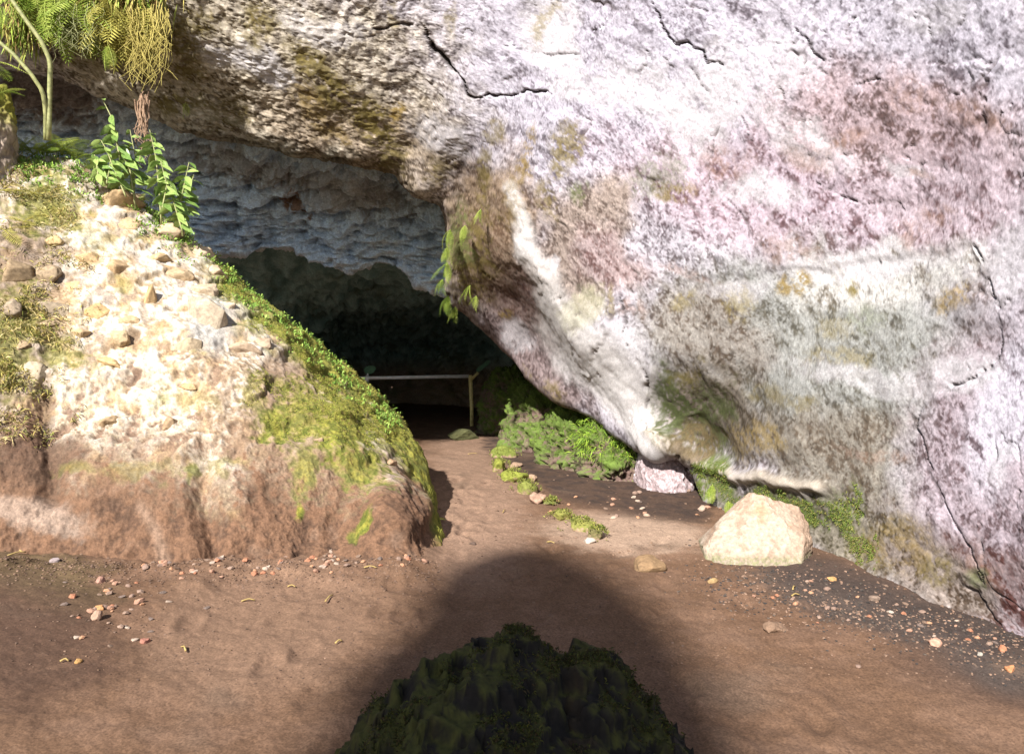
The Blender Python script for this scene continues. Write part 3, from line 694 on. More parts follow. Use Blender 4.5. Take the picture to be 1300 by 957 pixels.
# leaning outline shaped for its shadow: centre line and half width against height
zs_ = np.linspace(-0.5, (5.80 + H0) * te, 240)
hs_ = zs_ / te - H0
cs_ = -2.12 + np.minimum(5.72 - hs_, 4.2) * 0.385
ws_ = np.interp(5.72 - hs_, [0, 0.06, 0.2, 0.45, 0.8, 1.2, 1.8, 2.6, 4.2, 8, 18.5], [0.03, 0.24, 0.44, 0.62, 0.76, 0.82, 0.84, 0.90, 1.2, 2.0, 3.4])
n1_ = 1.1 * fbm(np.stack([zs_, 0 * zs_, 0 * zs_], -1), 1.1, 5, 77, 0.6); n2_ = 0.55 * fbm(np.stack([zs_, 0 * zs_ + 9, 0 * zs_], -1), 1.5, 4, 78)
an_ = np.linspace(0, 2 * math.pi, 64)
pq = cs_[:, None] + (ws_ + np.minimum(ws_, 0.3) * n1_)[:, None] * np.cos(an_) + n2_[:, None] * 0.4; dq = (ws_ * 0.75)[:, None] * (np.sin(an_))
G_ = np.stack([pq, np.repeat(zs_[:, None], 64, 1), dq], -1)
V = np.stack([ca * G_[..., 0] - sa * (H0 + G_[..., 2]), -sa * G_[..., 0] - ca * (H0 + G_[..., 2]), G_[..., 1]], -1)
bump_ = 0.08 * fbm(V, 1.6, 4, 78); V = V + np.stack([-sa * bump_, -ca * bump_, 0 * bump_], -1)
g1 = fbm(V, 4, 4, 79)
C = mix(np.zeros(V.shape) + np.array([0.10, 0.085, 0.07]), np.array([0.26, 0.22, 0.19]), sst(-0.2, 0.4, g1))
o = link('shadow_caster', grid_mesh('shadow_caster', V, C), M_DARK)
tag(o, 'tall unseen shadow caster added behind the viewer to shade the foreground', 'rock')

# ================================================================== STONES
def unit_sphere(sub):
    bm = bmesh.new(); bmesh.ops.create_icosphere(bm, subdivisions=sub, radius=1)
    v = np.array([q.co[:] for q in bm.verts]); f = np.array([[q.index for q in a.verts] for a in bm.faces]); bm.free()
    return v, f
SPH = {s: unit_sphere(s) for s in (1, 2, 3, 4, 5, 6)}
def stone_shape(seed, sub=2, planes=11, dims=(1, 1, 1), rough=0.06, soft=0.5):
    r_ = np.random.default_rng(seed)
    v, f = SPH[sub]
    n = r_.normal(size=(planes, 3)); n /= np.linalg.norm(n, axis=1, keepdims=True)
    dd = r_.uniform(0.5, 0.92, planes)
    dots = v @ n.T
    rad_ = np.where(dots > 0.05, dd / np.maximum(dots, 0.05), 9).min(1)
    rad_ = np.minimum(rad_, 1.15)
    w_ = v * rad_[:, None]
    w_ = w_ * (1 + rough * fbm(v + seed * 0.31, 2.2, 4, seed % 13)[:, None] * 2)
    return w_ * np.array(dims), f
def stone_mesh(name, seed, sub, dims, c, rough=0.06, planes=11, vary=0.25, moss=None, mossamt=0.0):
    v, f = stone_shape(seed, sub, planes, dims, rough)
    s = max(dims)
    g1 = fbm(v / s + seed, 3, 4, seed % 7); g2 = fbm(v / s + seed, 9, 3, (seed + 3) % 7)
    col = np.array(c)[None] * (1 + vary * 1.6 * g1 + vary * g2)[:, None]
    if moss is not None:
        m = sst(0.35 - mossamt, 0.6 - mossamt, v[:, 2] / dims[2] * 0.5 + 0.6 * g1)
        col = mix(col, np.array(moss)[None] * (1 + 0.5 * g2)[:, None], m)
    return mesh_np(name, v, f, col, smooth=sub >= 4)

# -- the pale boulder by the wall
def hull_mesh(name, pts, sub, rough, scale, seed, colfn, sm=0.1):
    bm = bmesh.new()
    for p_ in pts: bm.verts.new(p_)
    r_ = bmesh.ops.convex_hull(bm, input=bm.verts[:])
    bmesh.ops.delete(bm, geom=[g for g in bm.verts if not g.link_faces], context='VERTS')
    bmesh.ops.triangulate(bm, faces=bm.faces[:])
    for i in range(sub):
        bmesh.ops.subdivide_edges(bm, edges=bm.edges[:], cuts=1, use_grid_fill=True, smooth=sm if i < 2 else 0)
        bmesh.ops.triangulate(bm, faces=bm.faces[:])
        if i == 1: bmesh.ops.smooth_vert(bm, verts=bm.verts[:], factor=3 * sm, use_axis_x=True, use_axis_y=True, use_axis_z=True)
    bm.normal_update()
    v = np.array([q.co[:] for q in bm.verts]); n = np.array([q.normal[:] for q in bm.verts]); f = np.array([[q.index for q in a.verts] for a in bm.faces]); bm.free()
    n1 = fbm(v, scale, 5, seed, 0.5); n2 = fbm(v, scale * 2.3, 4, seed + 1, 0.5, 'r'); n3 = fbm(v, scale * 9, 3, seed + 2, 0.6)
    v = v + n * (rough * (n1 + 0.6 * n2 + 0.2 * n3))[:, None]
    return mesh_np(name, v, f, colfn(v, n, n1, n2, n3))
def boulder_col(v, n, n1, n2, n3):
    c = np.zeros(v.shape) + np.array([0.31, 0.205, 0.125])
    c = mix(c, np.array([0.42, 0.335, 0.24]), sst(-0.2, 0.35, n1 + 0.4 * n2))
    c = mix(c, np.array([0.40, 0.20, 0.08]), sst(0.12, 0.5, fbm(v, 5, 4, 77)) * 0.8)
    c = mix(c, np.array([0.30, 0.185, 0.105]), sst(0.16, 0.34, v[:, 0]) * 0.75)
    c = mix(c, np.array([0.30, 0.24, 0.17]), sst(0.10, 0.0, v[:, 2] + 0.06 * n1) * 0.8)
    c = mix(c, np.array([0.13, 0.15, 0.03]), sst(0.09, 0.03, v[:, 2] + 0.04 * n1) * sst(0.0, 0.3, n3 + 0.2) * 0.8)
    c = c * 0.75 + np.array([0.075, 0.062, 0.06])
    return c * (0.86 + 0.2 * n3)[:, None]
bx, by_ = floor_at(972, 714)
s_ = 5.85 / 1000
def bp_(x, y, z): return (x * s_, y * 0.9, z * s_ * 0.93)
pts = [bp_(-72, -0.22, 0), bp_(-70, -0.1, 14), bp_(-60, -0.12, 30), bp_(-46, 0.02, 45), bp_(-20, 0.02, 60), bp_(-4, 0.05, 88), bp_(4, 0.0, 86), bp_(22, -0.02, 78), bp_(40, 0.0, 71), bp_(60, 0.02, 66), bp_(70, -0.04, 46), bp_(68, -0.15, 24), bp_(72, -0.1, 2),
       bp_(-50, -0.36, 0), bp_(-10, -0.42, 2), bp_(40, -0.4, 0), bp_(-22, -0.22, 40), bp_(28, -0.20, 52), bp_(52, -0.27, 30), bp_(-60, 0.35, 5), bp_(0, 0.42, 50), bp_(50, 0.4, 40), bp_(60, 0.4, 0), bp_(-40, 0.3, -10), bp_(0, -0.4, -14), bp_(50, 0.3, -14), bp_(-60, -0.2, -12)]
o = link('boulder', hull_mesh('boulder', pts, 5, 0.016, 5.5, 61, boulder_col, 0.004), M_STONE, loc=(bx, by_ + 0.3, gz_at(bx, by_ + 0.3) - 0.01))
tag(o, 'large pale orange angular boulder sitting on the dirt against the wall foot', 'boulder')

# -- dark mossy rock in the shaded foreground
fx, fy = 0.0, 2.85
ux, uy = np.meshgrid(np.linspace(-1.3, 1.3, 330), np.linspace(-0.95, 0.75, 220), indexing='ij')
prof = np.interp(ux, [-1.3, -0.9, -0.62, -0.45, -0.30, -0.15, -0.04, 0.06, 0.18, 0.27, 0.36, 0.48, 0.62, 0.9, 1.3], [-0.5, -0.3, 0.10, 0.30, 0.40, 0.475, 0.515, 0.505, 0.45, 0.465, 0.385, 0.29, 0.10, -0.3, -0.5])
prof = np.where(prof > 0.1, 0.1 + (prof - 0.1) * 0.93, prof)
hz_ = prof - 0.85 * np.abs(uy) ** 1.6 - 0.12 * np.maximum(0, uy)
U3 = np.stack([ux, uy, prof], -1); rot_ = np.stack([(ux + 0.55 * uy) * 0.55, (uy - 0.5 * ux), prof * 0.8], -1)
n0 = fbm(U3, 1.7, 3, 65); n3 = fbm(U3, 26, 3, 67, 0.6); W3 = U3 + 0.07 * np.stack([n0, fbm(U3, 3, 2, 69), n0], -1)
cr1 = fbm(W3, 2.8, 5, 65, 0.55, 'r'); cr2 = fbm(W3, 8, 5, 66, 0.6, 'r')
hz_ = hz_ + 0.10 * cr1 + 0.10 * n0 - 0.04 * np.exp(-((ux - 0.2) / 0.07) ** 2)
tq = hz_ / 0.085 + 0.8 * cr2 + 0.5 * (ux - uy); hz_ = hz_ + 0.045 * (sst(0.0, 0.35, tq % 1.0) - tq % 1.0) + 0.016 * cr2 + 0.010 * n3 - 0.02
V = np.stack([ux + 0.03 * cr2, uy + 0.03 * cr1, hz_], -1)
Nn, sgn = grid_normals(V, (0, -1, 9))
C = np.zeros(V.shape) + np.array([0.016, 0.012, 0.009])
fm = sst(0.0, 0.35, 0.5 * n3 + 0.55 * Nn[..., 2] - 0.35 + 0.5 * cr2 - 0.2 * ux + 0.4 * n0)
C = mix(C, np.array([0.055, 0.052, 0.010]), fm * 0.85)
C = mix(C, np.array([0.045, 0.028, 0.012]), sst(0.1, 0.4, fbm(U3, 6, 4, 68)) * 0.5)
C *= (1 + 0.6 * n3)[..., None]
FRV, FRN, FRM = V + np.array([fx, fy, 0]), Nn, fm
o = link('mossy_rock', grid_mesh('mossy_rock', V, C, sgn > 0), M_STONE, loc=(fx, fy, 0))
tag(o, 'dark moss streaked rock in deep shade at the bottom of the foreground', 'rock')

# -- ledge of mossy boulders under the overhang, right of the railing
def ledge_col(v, n, n1, n2, n3):
    c = np.zeros(v.shape) + np.array([0.26, 0.20, 0.20])
    c = mix(c, np.array([0.50, 0.43, 0.44]), sst(-0.1, 0.4, n1 + 0.6 * n3))
    c = mix(c, np.array([0.13, 0.09, 0.07]), sst(0.05, 0.4, -n2 + 0.3 * n3) * 0.6)
    return c * (1 + 0.3 * n3)[:, None]
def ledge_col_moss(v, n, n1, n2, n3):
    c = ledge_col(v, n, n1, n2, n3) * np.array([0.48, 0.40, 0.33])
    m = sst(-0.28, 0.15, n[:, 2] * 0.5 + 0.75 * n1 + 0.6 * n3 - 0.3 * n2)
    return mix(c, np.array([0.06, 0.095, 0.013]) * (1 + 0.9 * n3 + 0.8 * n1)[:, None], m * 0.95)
def lump_rock(name, px0, px1, ptop, pbase, d, depth, seed, colfn, label, rough=None, sub=4):
    rough = 0.045 if colfn is ledge_col else 0.19
    """a low rounded rock whose visible face spans the given photo columns, standing on the floor"""
    d0 = d
    xl, xr = (px0 - 650) / 1000 * d0, (px1 - 650) / 1000 * d0
    h = (pbase - ptop) / 1000 * d0
    w2 = (xr - xl) / 2; cxm = (xl + xr) / 2
    r_ = np.random.default_rng(seed)
    pts = []
    for a in np.linspace(0, 2 * math.pi, 14, endpoint=False):
        for (zf, rf) in ((-0.25, 1.0), (0.25, 1.02), (0.7, 0.85), (0.97, 0.5)):
            k_ = rf * r_.uniform(0.88, 1.08)
            pts.append((math.cos(a) * w2 * k_, math.sin(a) * depth / 2 * k_, zf * h * r_.uniform(0.93, 1.05)))
    y = d0 + depth / 2
    o = link(name, hull_mesh(name, pts, sub, rough, 2.6 / max(w2, 0.3), seed, colfn, 0.06), M_STONE, loc=(cxm * y / d0 if False else cxm, y, gz_at(cxm, y)))
    return tag(o, label, 'rock')
LED = [
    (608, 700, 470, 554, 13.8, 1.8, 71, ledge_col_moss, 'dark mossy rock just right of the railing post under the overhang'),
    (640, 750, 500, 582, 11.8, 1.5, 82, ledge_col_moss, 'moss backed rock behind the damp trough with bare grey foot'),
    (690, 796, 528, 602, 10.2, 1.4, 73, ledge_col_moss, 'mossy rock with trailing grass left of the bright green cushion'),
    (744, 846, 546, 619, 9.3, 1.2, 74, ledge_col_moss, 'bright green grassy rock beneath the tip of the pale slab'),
    (818, 894, 572, 636, 8.6, 1.0, 75, ledge_col, 'bare mauve grey rock lump at the foot of the pale slab')]
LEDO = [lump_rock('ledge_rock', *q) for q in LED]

# -- edging stones along the right side of the path
EDGE = [(640, 573, 30, 18, (0.132,0.156,0.030), 'small moss topped stone at the far end of the path edging'), (634, 590, 26, 20, (0.168,0.180,0.030), 'bright yellow green moss cushion stone, farthest of the bright edging stones'),
        (652, 602, 34, 22, (0.168,0.186,0.030), 'yellow green mossy edging stone in the middle of the far edging'), (668, 617, 28, 24, (0.150,0.162,0.036), 'mossy edging stone next to the bare pinkish one'),
        (683, 632, 24, 20, (0.0,0,0), 'bare pinkish edging stone at the near end of the far mossy row'), (700, 637, 18, 12, (0.132,0.144,0.036), 'low mossy clod between the two rows of path edging'),
        (712, 653, 26, 16, (0.180,0.174,0.042), 'flat mossy edging stone starting the nearer row'), (736, 664, 34, 20, (0.156,0.156,0.036), 'largest straw tinted mossy stone of the nearer edging row'),
        (758, 676, 22, 22, (0.108,0.096,0.036), 'upright brown edging stone at the near end of the row'), (748, 684, 18, 10, (0,0,0), 'small white edging stone lying before the nearer row'), (655, 589, 16, 10, (0,0,0), 'small brown stone behind the far edging row'), (676, 606, 12, 12, (0,0,0), 'round tan stone on the trough side of the edging')]
for i, (px, py, wd, ht, mc, lab) in enumerate(EDGE):
    x, y = floor_at(px, py + ht * 0.35)
    k_ = y / 1000
    bare = sum(mc) == 0
    c = (0.27, 0.17, 0.12) if i in (4,) else ((0.36, 0.31, 0.26) if i == 9 else (0.27, 0.18, 0.12))
    me = stone_mesh('edging_stone', 300 + i, 4, (wd / 2 * k_, wd / 2.2 * k_, ht * 0.55 * k_), c, 0.10, 9, 0.3, None if bare else mc, 0.55)
    o = link('edging_stone', me, M_STONE, loc=(x, y, gz_at(x, y) + ht * 0.18 * k_)); o.rotation_euler = (0, 0, i * 1.3)
    tag(o, lab, 'stone', 'stones edging the path')
EDGEPOS = [(px, py, wd, ht) for (px, py, wd, ht, mc, lab) in EDGE if sum(mc) > 0]

# -- half buried ochre rock in the path edge, clod by the railing, pebbles with a name of their own
NAMED = [(822, 714, 44, 24, (0.184,0.116,0.061), 'half buried ochre brown rock at the step before the boulder', 3), (588, 552, 40, 16, (0.068,0.068,0.027), 'dark low mossy clod at the foot of the railing post', 3), (905, 735, 14, 9, (0.306,0.204,0.095), 'pale tan pebble on brown dirt left of the cinder drift', 2),
         (1186, 817, 18, 11, (0.422,0.245,0.170), 'largest pink orange stone on the black cinders at the right', 3), (1283, 847, 15, 14, (0.394,0.177,0.082), 'orange stone near the lower right corner', 3), (1272, 822, 12, 10, (0.340,0.150,0.082), 'dark orange stone just behind the corner stone', 2), (984, 796, 32, 16, (0.184,0.116,0.075), 'flat dusty brown stone half sunk in the dirt right of the shade', 3),
         (1055, 735, 13, 9, (0.408,0.231,0.095), 'orange pebble lying in the shade right of the boulder', 2), (1130, 774, 9, 6, (0.408,0.340,0.272), 'cream pebble on the black cinders', 2), (891, 643, 11, 10, (0.340,0.245,0.184), 'pinkish stone on the dark trough below the mauve rock', 2), (822, 654, 10, 5, (0.340,0.245,0.177), 'flat pink stone lying in the dark trough', 2), (802, 646, 8, 5, (0.245,0.136,0.088), 'small brown stone in the dark trough', 2),
         (128, 792, 13, 11, (0.394,0.204,0.088), 'bright orange stone topmost of the pebble patch at the left', 2), (123, 803, 20, 14, (0.306,0.197,0.136), 'tan slab pebble below the bright orange stone at the left', 3), (100, 853, 12, 9, (0.340,0.190,0.068), 'lone ochre pebble near the lower left corner', 2), (119, 722, 9, 8, (0.394,0.190,0.068), 'orange pebble at the foot of the bank on the left', 2), (183, 822, 16, 9, (0.306,0.136,0.095), 'reddish flat pebble at the right end of the pebble patch', 2), (128, 757, 16, 12, (0.272,0.150,0.109), 'pinkish stone half buried above the pebble patch', 2),
         (70, 737, 18, 10, (0.286,0.231,0.224), 'pale grey pink stone in the mossy dirt at the left edge', 2), (502, 713, 13, 8, (0.204,0.136,0.095), 'flat brown stone at the foot of the mound near the path', 2), (600, 690, 8, 6, (0.082,0.054,0.041), 'small dark clod lying on the middle of the path', 2), (1090, 846, 8, 5, (0.204,0.136,0.102), 'small brown pebble right of the foreground shade', 2), (1244, 830, 7, 7, (0.272,0.245,0.204), 'grey cream pebble left of the corner stones', 2), (1110, 758, 16, 9, (0.190,0.136,0.102), 'dusty brown stone at the edge of the cinders', 2)]
for i, (px, py, wd, ht, c, lab, sub) in enumerate(NAMED):
    x, y = floor_at(px, py + ht * 0.3); k_ = y / 1000
    me = stone_mesh('stone', 400 + i, sub, (wd / 2 * k_, wd / 2.3 * k_, ht * 0.55 * k_), c, 0.08, 9, 0.22)
    o = link('stone', me, M_STONE, loc=(x, y, gz_at(x, y) + ht * 0.15 * k_)); o.rotation_euler = (0, 0, 0.3 * i)
    tag(o, lab, 'stone')

# -- loose pebbles, alike: individuals in groups, the smallest as gravel
PEBN = ['dull orange', 'bright orange', 'brown', 'dark brown', 'cream', 'rust red', 'charcoal', 'tan']
PEBM = [stone_mesh('pebble', 500 + i, 1 if i % 2 else 2, (1, 0.8 + 0.02 * i, 0.6), c, 0.05, 8, 0.2) for i, c in enumerate([(0.32,0.18,0.12), (0.40,0.21,0.12), (0.24,0.16,0.12), (0.18,0.12,0.085), (0.34,0.26,0.20), (0.34,0.15,0.085), (0.15,0.11,0.09), (0.28,0.19,0.14)])]
def pebbles(n, fn, lo, hi, label, group, seed):
    r_ = np.random.default_rng(seed)
    for _ in range(n):
        px, py = fn(r_)
        x, y = floor_at(px, py); s = r_.uniform(lo, hi) ** 1.0 * y / 1000
        ki = r_.integers(len(PEBM)); o = link('pebble', PEBM[ki], M_STONE, loc=(x, y, gz_at(x, y) + 0.15 * s))
        o.scale = (s, s, s * r_.uniform(0.6, 1.1)); o.rotation_euler = (r_.uniform(-.4, .4), r_.uniform(-.4, .4), r_.uniform(0, 6.3))
        tag(o, label % PEBN[ki], 'pebble', '%s, %s' % (group, PEBN[ki]))
pebbles(46, lambda r: (r.normal(145, 38), r.normal(792, 20)), 3.0, 6.5, 'small %s pebble in the scatter on the dirt at the left', 'pebbles scattered on the left dirt', 1)
pebbles(95, lambda r: (lambda u: (r.normal(0, 9) + 190 + 340 * u, 742 - 24 * u + r.normal(0, 6)))(r.uniform(0, 1)), 3.0, 6.0, 'crumbled %s stone at the foot of the dirt bank', 'crumbled stones along the foot of the bank', 2)
pebbles(44, lambda r: (lambda u: (980 + 330 * u + r.normal(0, 20), 745 + 82 * u + r.normal(0, 14)))(r.uniform(0, 1)), 2.6, 5.5, 'small %s stone among the black cinders along the wall foot', 'stones on the cinder drift', 3)
pebbles(26, lambda r: (r.uniform(690, 930), r.uniform(622, 660)), 2.4, 4.5, 'small %s stone on the dark soil of the trough', 'stones in the damp trough', 4)
def gravel(name, n, fn, lo, hi, cols, seed):
    r_ = np.random.default_rng(seed); v0, f0 = stone_shape(900 + seed, 1, 7, (1, 0.85, 0.6), 0.05)
    VV, FF, CC = [], [], []
    pos = [floor_at(*fn(r_)) for _ in range(n)]
    zz = ground_z(np.array([[a, b, 0.0] for a, b in pos]))
    for i, (x, y) in enumerate(pos):
        s = r_.uniform(lo, hi) * y / 1000; a = r_.uniform(0, 6.3); c_2, s_2 = math.cos(a), math.sin(a)
        q = v0 * s; q = np.stack([q[:, 0] * c_2 - q[:, 1] * s_2, q[:, 0] * s_2 + q[:, 1] * c_2, q[:, 2]], -1)
        VV.append(q + np.array([x, y, zz[i] + 0.1 * s])); FF.append(f0 + i * len(v0)); CC.append(np.tile(np.array(cols[r_.integers(len(cols))]) * r_.uniform(0.7, 1.2), (len(v0), 1)))
    o = link(name, mesh_np(name, np.concatenate(VV), np.concatenate(FF), np.concatenate(CC), False), M_STONE)
    return tag(o, kind='stuff')
o = gravel('cinder_gravel', 1900, lambda r: (lambda u: (900 + 420 * u + r.normal(0, 34), 728 + 104 * u + r.normal(0, 20)))(r.uniform(0, 1)), 0.8, 2.4, [(0.05,0.042,0.038), (0.09,0.07,0.055), (0.20,0.125,0.085), (0.04,0.035,0.032), (0.25,0.16,0.11)], 5)
tag(o, 'black and rusty cinder gravel along the foot of the right wall', 'gravel')
o = gravel('dirt_crumbs', 3600, lambda r: (r.uniform(0, 1300), 600 + 270 * r.uniform(0, 1) ** 0.8) if r.uniform() < 0.5 else ((lambda u: (u, 740 - 0.045 * u + abs(r.normal(0, 16))))(r.uniform(0, 560))), 0.7, 2.3, [(0.15,0.09,0.055), (0.10,0.06,0.04), (0.19,0.12,0.08), (0.14,0.09,0.065)], 6)
tag(o, 'loose brown dirt crumbs strewn over the floor', 'dirt crumbs')

# -- stones bedded in the mound (parts of it)
def surf(Vg, PXg, PYg, px, py):
    dd_ = (PXg - px) ** 2 + (PYg - py) ** 2; dd_[:, :(NK if PXg is WPX else NK2)] = 1e9; i = np.argmin(dd_); return Vg.reshape(-1, 3)[i]
BED = [(122, 398, 44, 30, (0.60,0.42,0.20)), (140, 258, 66, 36, (0.58,0.42,0.24)), (160, 285, 40, 30, (0.55,0.40,0.25)), (262, 405, 60, 66, (0.50,0.46,0.42)), (255, 372, 40, 30, (0.58,0.5,0.42)), (60, 352, 34, 28, (0.26,0.2,0.14)), (18, 350, 40, 40, (0.24,0.17,0.10)), (60, 395, 50, 36, (0.30,0.26,0.22)), (12, 398, 30, 30, (0.26,0.22,0.19)),
       (150, 345, 40, 34, (0.55,0.40,0.24)), (190, 385, 24, 50, (0.56,0.40,0.20)), (100, 430, 30, 22, (0.48,0.36,0.22)), (306, 442, 50, 30, (0.50,0.40,0.34)), (330, 440, 24, 22, (0.45,0.36,0.3)), (220, 350, 50, 24, (0.60,0.48,0.34)), (70, 310, 24, 16, (0.6,0.48,0.25)), (175, 250, 30, 24, (0.6,0.5,0.36)), (205, 300, 40, 24, (0.58,0.48,0.36)),
       (60, 412, 28, 20, (0.34,0.26,0.18)), (140, 540, 26, 22, (0.34,0.24,0.14)), (220, 545, 22, 18, (0.36,0.25,0.16)), (240, 495, 26, 14, (0.48,0.33,0.17)), (145, 465, 40, 16, (0.55,0.40,0.2)), (40, 480, 36, 40, (0.42,0.38,0.32)), (115, 330, 36, 22, (0.58,0.43,0.24)), (250, 325, 40, 24, (0.6,0.5,0.4)), (270, 350, 30, 24, (0.56,0.44,0.36)), (235, 440, 40, 24, (0.5,0.43,0.34)), (150, 435, 30, 24, (0.52,0.42,0.28)), (90, 365, 24, 18, (0.56,0.42,0.24)), (25, 440, 30, 22, (0.3,0.22,0.14)), (200, 330, 26, 20, (0.6,0.46,0.28)), (165, 410, 26, 20, (0.58,0.46,0.3)), (285, 395, 22, 30, (0.55,0.48,0.42)), (400, 560, 16, 12, (0.34,0.24,0.17)), (495, 590, 18, 14, (0.4,0.26,0.17))]
for i, (px, py, wd, ht, c) in enumerate(BED):
    p_ = surf(MV, MPX, MPY, px, py); k_ = p_[1] / 1000
    rs_ = np.random.default_rng(700 + i); q_ = rs_.normal(size=(15, 3)); q_ /= np.linalg.norm(q_, axis=1, keepdims=True); q_ *= rs_.uniform(0.85, 1.1, (15, 1))
    q_ *= np.array([wd / 1.75, wd / 2.1, ht / 1.75]) * k_
    cc_ = np.array([0.72 * c[0], 0.64 * c[1], 0.52 * c[2]])
    me = hull_mesh('stone', [tuple(z) for z in q_], 3, 0.035 * wd * k_, 2.2 / (wd * k_), 700 + i, lambda v, n, n1, n2, n3: (cc_ * 0.62 + np.array([0.10, 0.08, 0.055]))[None] * (1 + 0.6 * n1 + 0.35 * n3 + 0.25 * n2)[:, None], 0.02)
    o = link('stone', me, M_STONE, mound, loc=tuple(p_ + np.array([0, 0.20 * wd * k_, -0.05 * ht * k_]))); o.rotation_euler = (random.uniform(-.3, .3), random.uniform(-.25, .25), random.uniform(-.6, .6))

# -- pillar of rock at the left edge
def pillar_col(v, n, n1, n2, n3):
    c = mix(np.zeros(v.shape) + np.array([0.17, 0.125, 0.095]), np.array([0.34, 0.27, 0.21]), sst(-0.25, 0.3, n1 + 0.5 * n3))
    m = sst(0.10, 0.34, v[:, 2] + 0.25 * n1 + 0.1 * n3)
    return mix(c, np.array([0.24, 0.22, 0.04]) * (1 + 0.5 * n3)[:, None], m) * (1 + 0.25 * n3)[:, None]
ppts = [(x * (1 if z < 0.2 else 0.75), y, z + 0.05 * math.sin(9 * x + 5 * y)) for z in (-0.75, -0.3, 0.1, 0.42) for x, y in ((-0.26, -0.05), (-0.1, -0.25), (0.12, -0.24), (0.24, 0.0), (0.1, 0.25), (-0.2, 0.22))]
p_ = at(-20, 182, 7.5); ppts = [(q[0] * 1.14, q[1] * 1.14, q[2] * 1.14) for q in ppts]
o = link('stone_pillar', hull_mesh('stone_pillar', ppts, 5, 0.05, 3.5, 771, pillar_col, 0.03), M_STONE, loc=tuple(p_)); tag(o, 'moss capped upright stone at the left edge above the mound', 'rock')

# ================================================================== RAILING
def tube(pts, r, seg=8, r2=None):
    pts = np.array(pts, float); n = len(pts); r2 = r if r2 is None else r2
    T = np.gradient(pts, axis=0); T /= np.linalg.norm(T, axis=1, keepdims=True) + 1e-9
    ref = np.array([0, 0, 1.0]) if abs(T[0][2]) < 0.8 else np.array([0, 1.0, 0])
    VV = []
    for i in range(n):
        a = np.cross(T[i], ref); a /= np.linalg.norm(a) + 1e-9; b = np.cross(T[i], a)
        rr_ = r + (r2 - r) * i / max(1, n - 1)
        for q in np.linspace(0, 2 * math.pi, seg, endpoint=False): VV.append(pts[i] + rr_ * (math.cos(q) * a + math.sin(q) * b))
    FF = []
    for i in range(n - 1):
        for q in range(seg):
            q2 = (q + 1) % seg; FF.append((i * seg + q, i * seg + q2, (i + 1) * seg + q2, (i + 1) * seg + q))
    return VV, FF, n, seg
def tube_mesh(name, pts, r, seg=8, r2=None):
    VV, FF, n, sg = tube(pts, r, seg, r2)
    bm = bmesh.new(); vs = [bm.verts.new(q) for q in VV]
    for q in FF: bm.faces.new([vs[i] for i in q])
    bm.faces.new(vs[:sg][::-1]); bm.faces.new(vs[-sg:])
    me = bpy.data.meshes.new(name); bm.to_mesh(me); bm.free()
    me.polygons.foreach_set('use_smooth', np.ones(len(me.polygons), bool)); return me
rx, ry = floor_at(599, 541)
DR = ry
rail_root = empty('railing', (rx, ry, gz_at(rx, ry)))
tag(rail_root, 'white and yellow pipe railing across the dark cave passage', 'railing')
pt = at(597, 477.5, DR); pl = at(430, 480.5, DR + 0.15); off = np.array(rail_root.location)
link('post', tube_mesh('post', [np.array([0, 0, -0.1]), np.array([0, 0, 0.4]), pt - off + np.array([0, 0, 0.02])], 0.04, 10), M_PAINTY, rail_root)
link('rail', tube_mesh('rail', [pl - off, (pl + pt) / 2 - off, pt - off + np.array([-0.03, 0, 0])], 0.036, 10), M_PAINTW, rail_root)
b0, b1 = at(598, 482, DR), at(607, 473, DR)
link('brace', tube_mesh('brace', [b0 - off, (b0 + b1) / 2 - off, b1 - off], 0.028, 8), M_PAINTY, rail_root)
def plate(name, c, w, h, tilt, th=0.03, mat=M_GREEN, leafy=False):
    bm = bmesh.new(); n = 20; fr = []; bk = []
    for i in range(n):
        a = 2 * math.pi * i / n; e = 0.55 if not leafy else 0.85
        x = math.copysign(abs(math.cos(a)) ** e, math.cos(a)) * w / 2; z = math.copysign(abs(math.sin(a)) ** e, math.sin(a)) * h / 2
        if leafy: x *= 1 + 0.12 * math.sin(3 * a + 1)
        xx = x * math.cos(tilt) - z * math.sin(tilt); zz = x * math.sin(tilt) + z * math.cos(tilt)
        fr.append(bm.verts.new((xx, -th / 2, zz))); bk.append(bm.verts.new((xx, th / 2, zz)))
    bm.faces.new(fr); bm.faces.new(bk[::-1])
    for i in range(n): j = (i + 1) % n; bm.faces.new((fr[j], fr[i], bk[i], bk[j]))
    bmesh.ops.recalc_face_normals(bm, faces=bm.faces[:])
    me = bpy.data.meshes.new(name); bm.to_mesh(me); bm.free()
    return link(name, me, mat, rail_root, loc=tuple(np.array(c) - off))
o = plate('plate', at(613.5, 464.5, DR), 0.33, 0.085, R(38)); o['label'] = 'long narrow green plate tilted on the brace'
o = plate('plate', at(469.5, 469.5, DR + 0.12), 0.24, 0.165, R(18), leafy=True); o['label'] = 'rounded green plate on the far end of the rail'
link('stalk', tube_mesh('stalk', [at(466, 481, DR + 0.12) - off, at(467, 474, DR + 0.12) - off], 0.022, 6), M_PAINTW, rail_root)
link('post', tube_mesh('post', [at(466, 485, DR + 0.12) - off, at(466, 477, DR + 0.12) - off], 0.04, 8), M_PAINTW, rail_root)

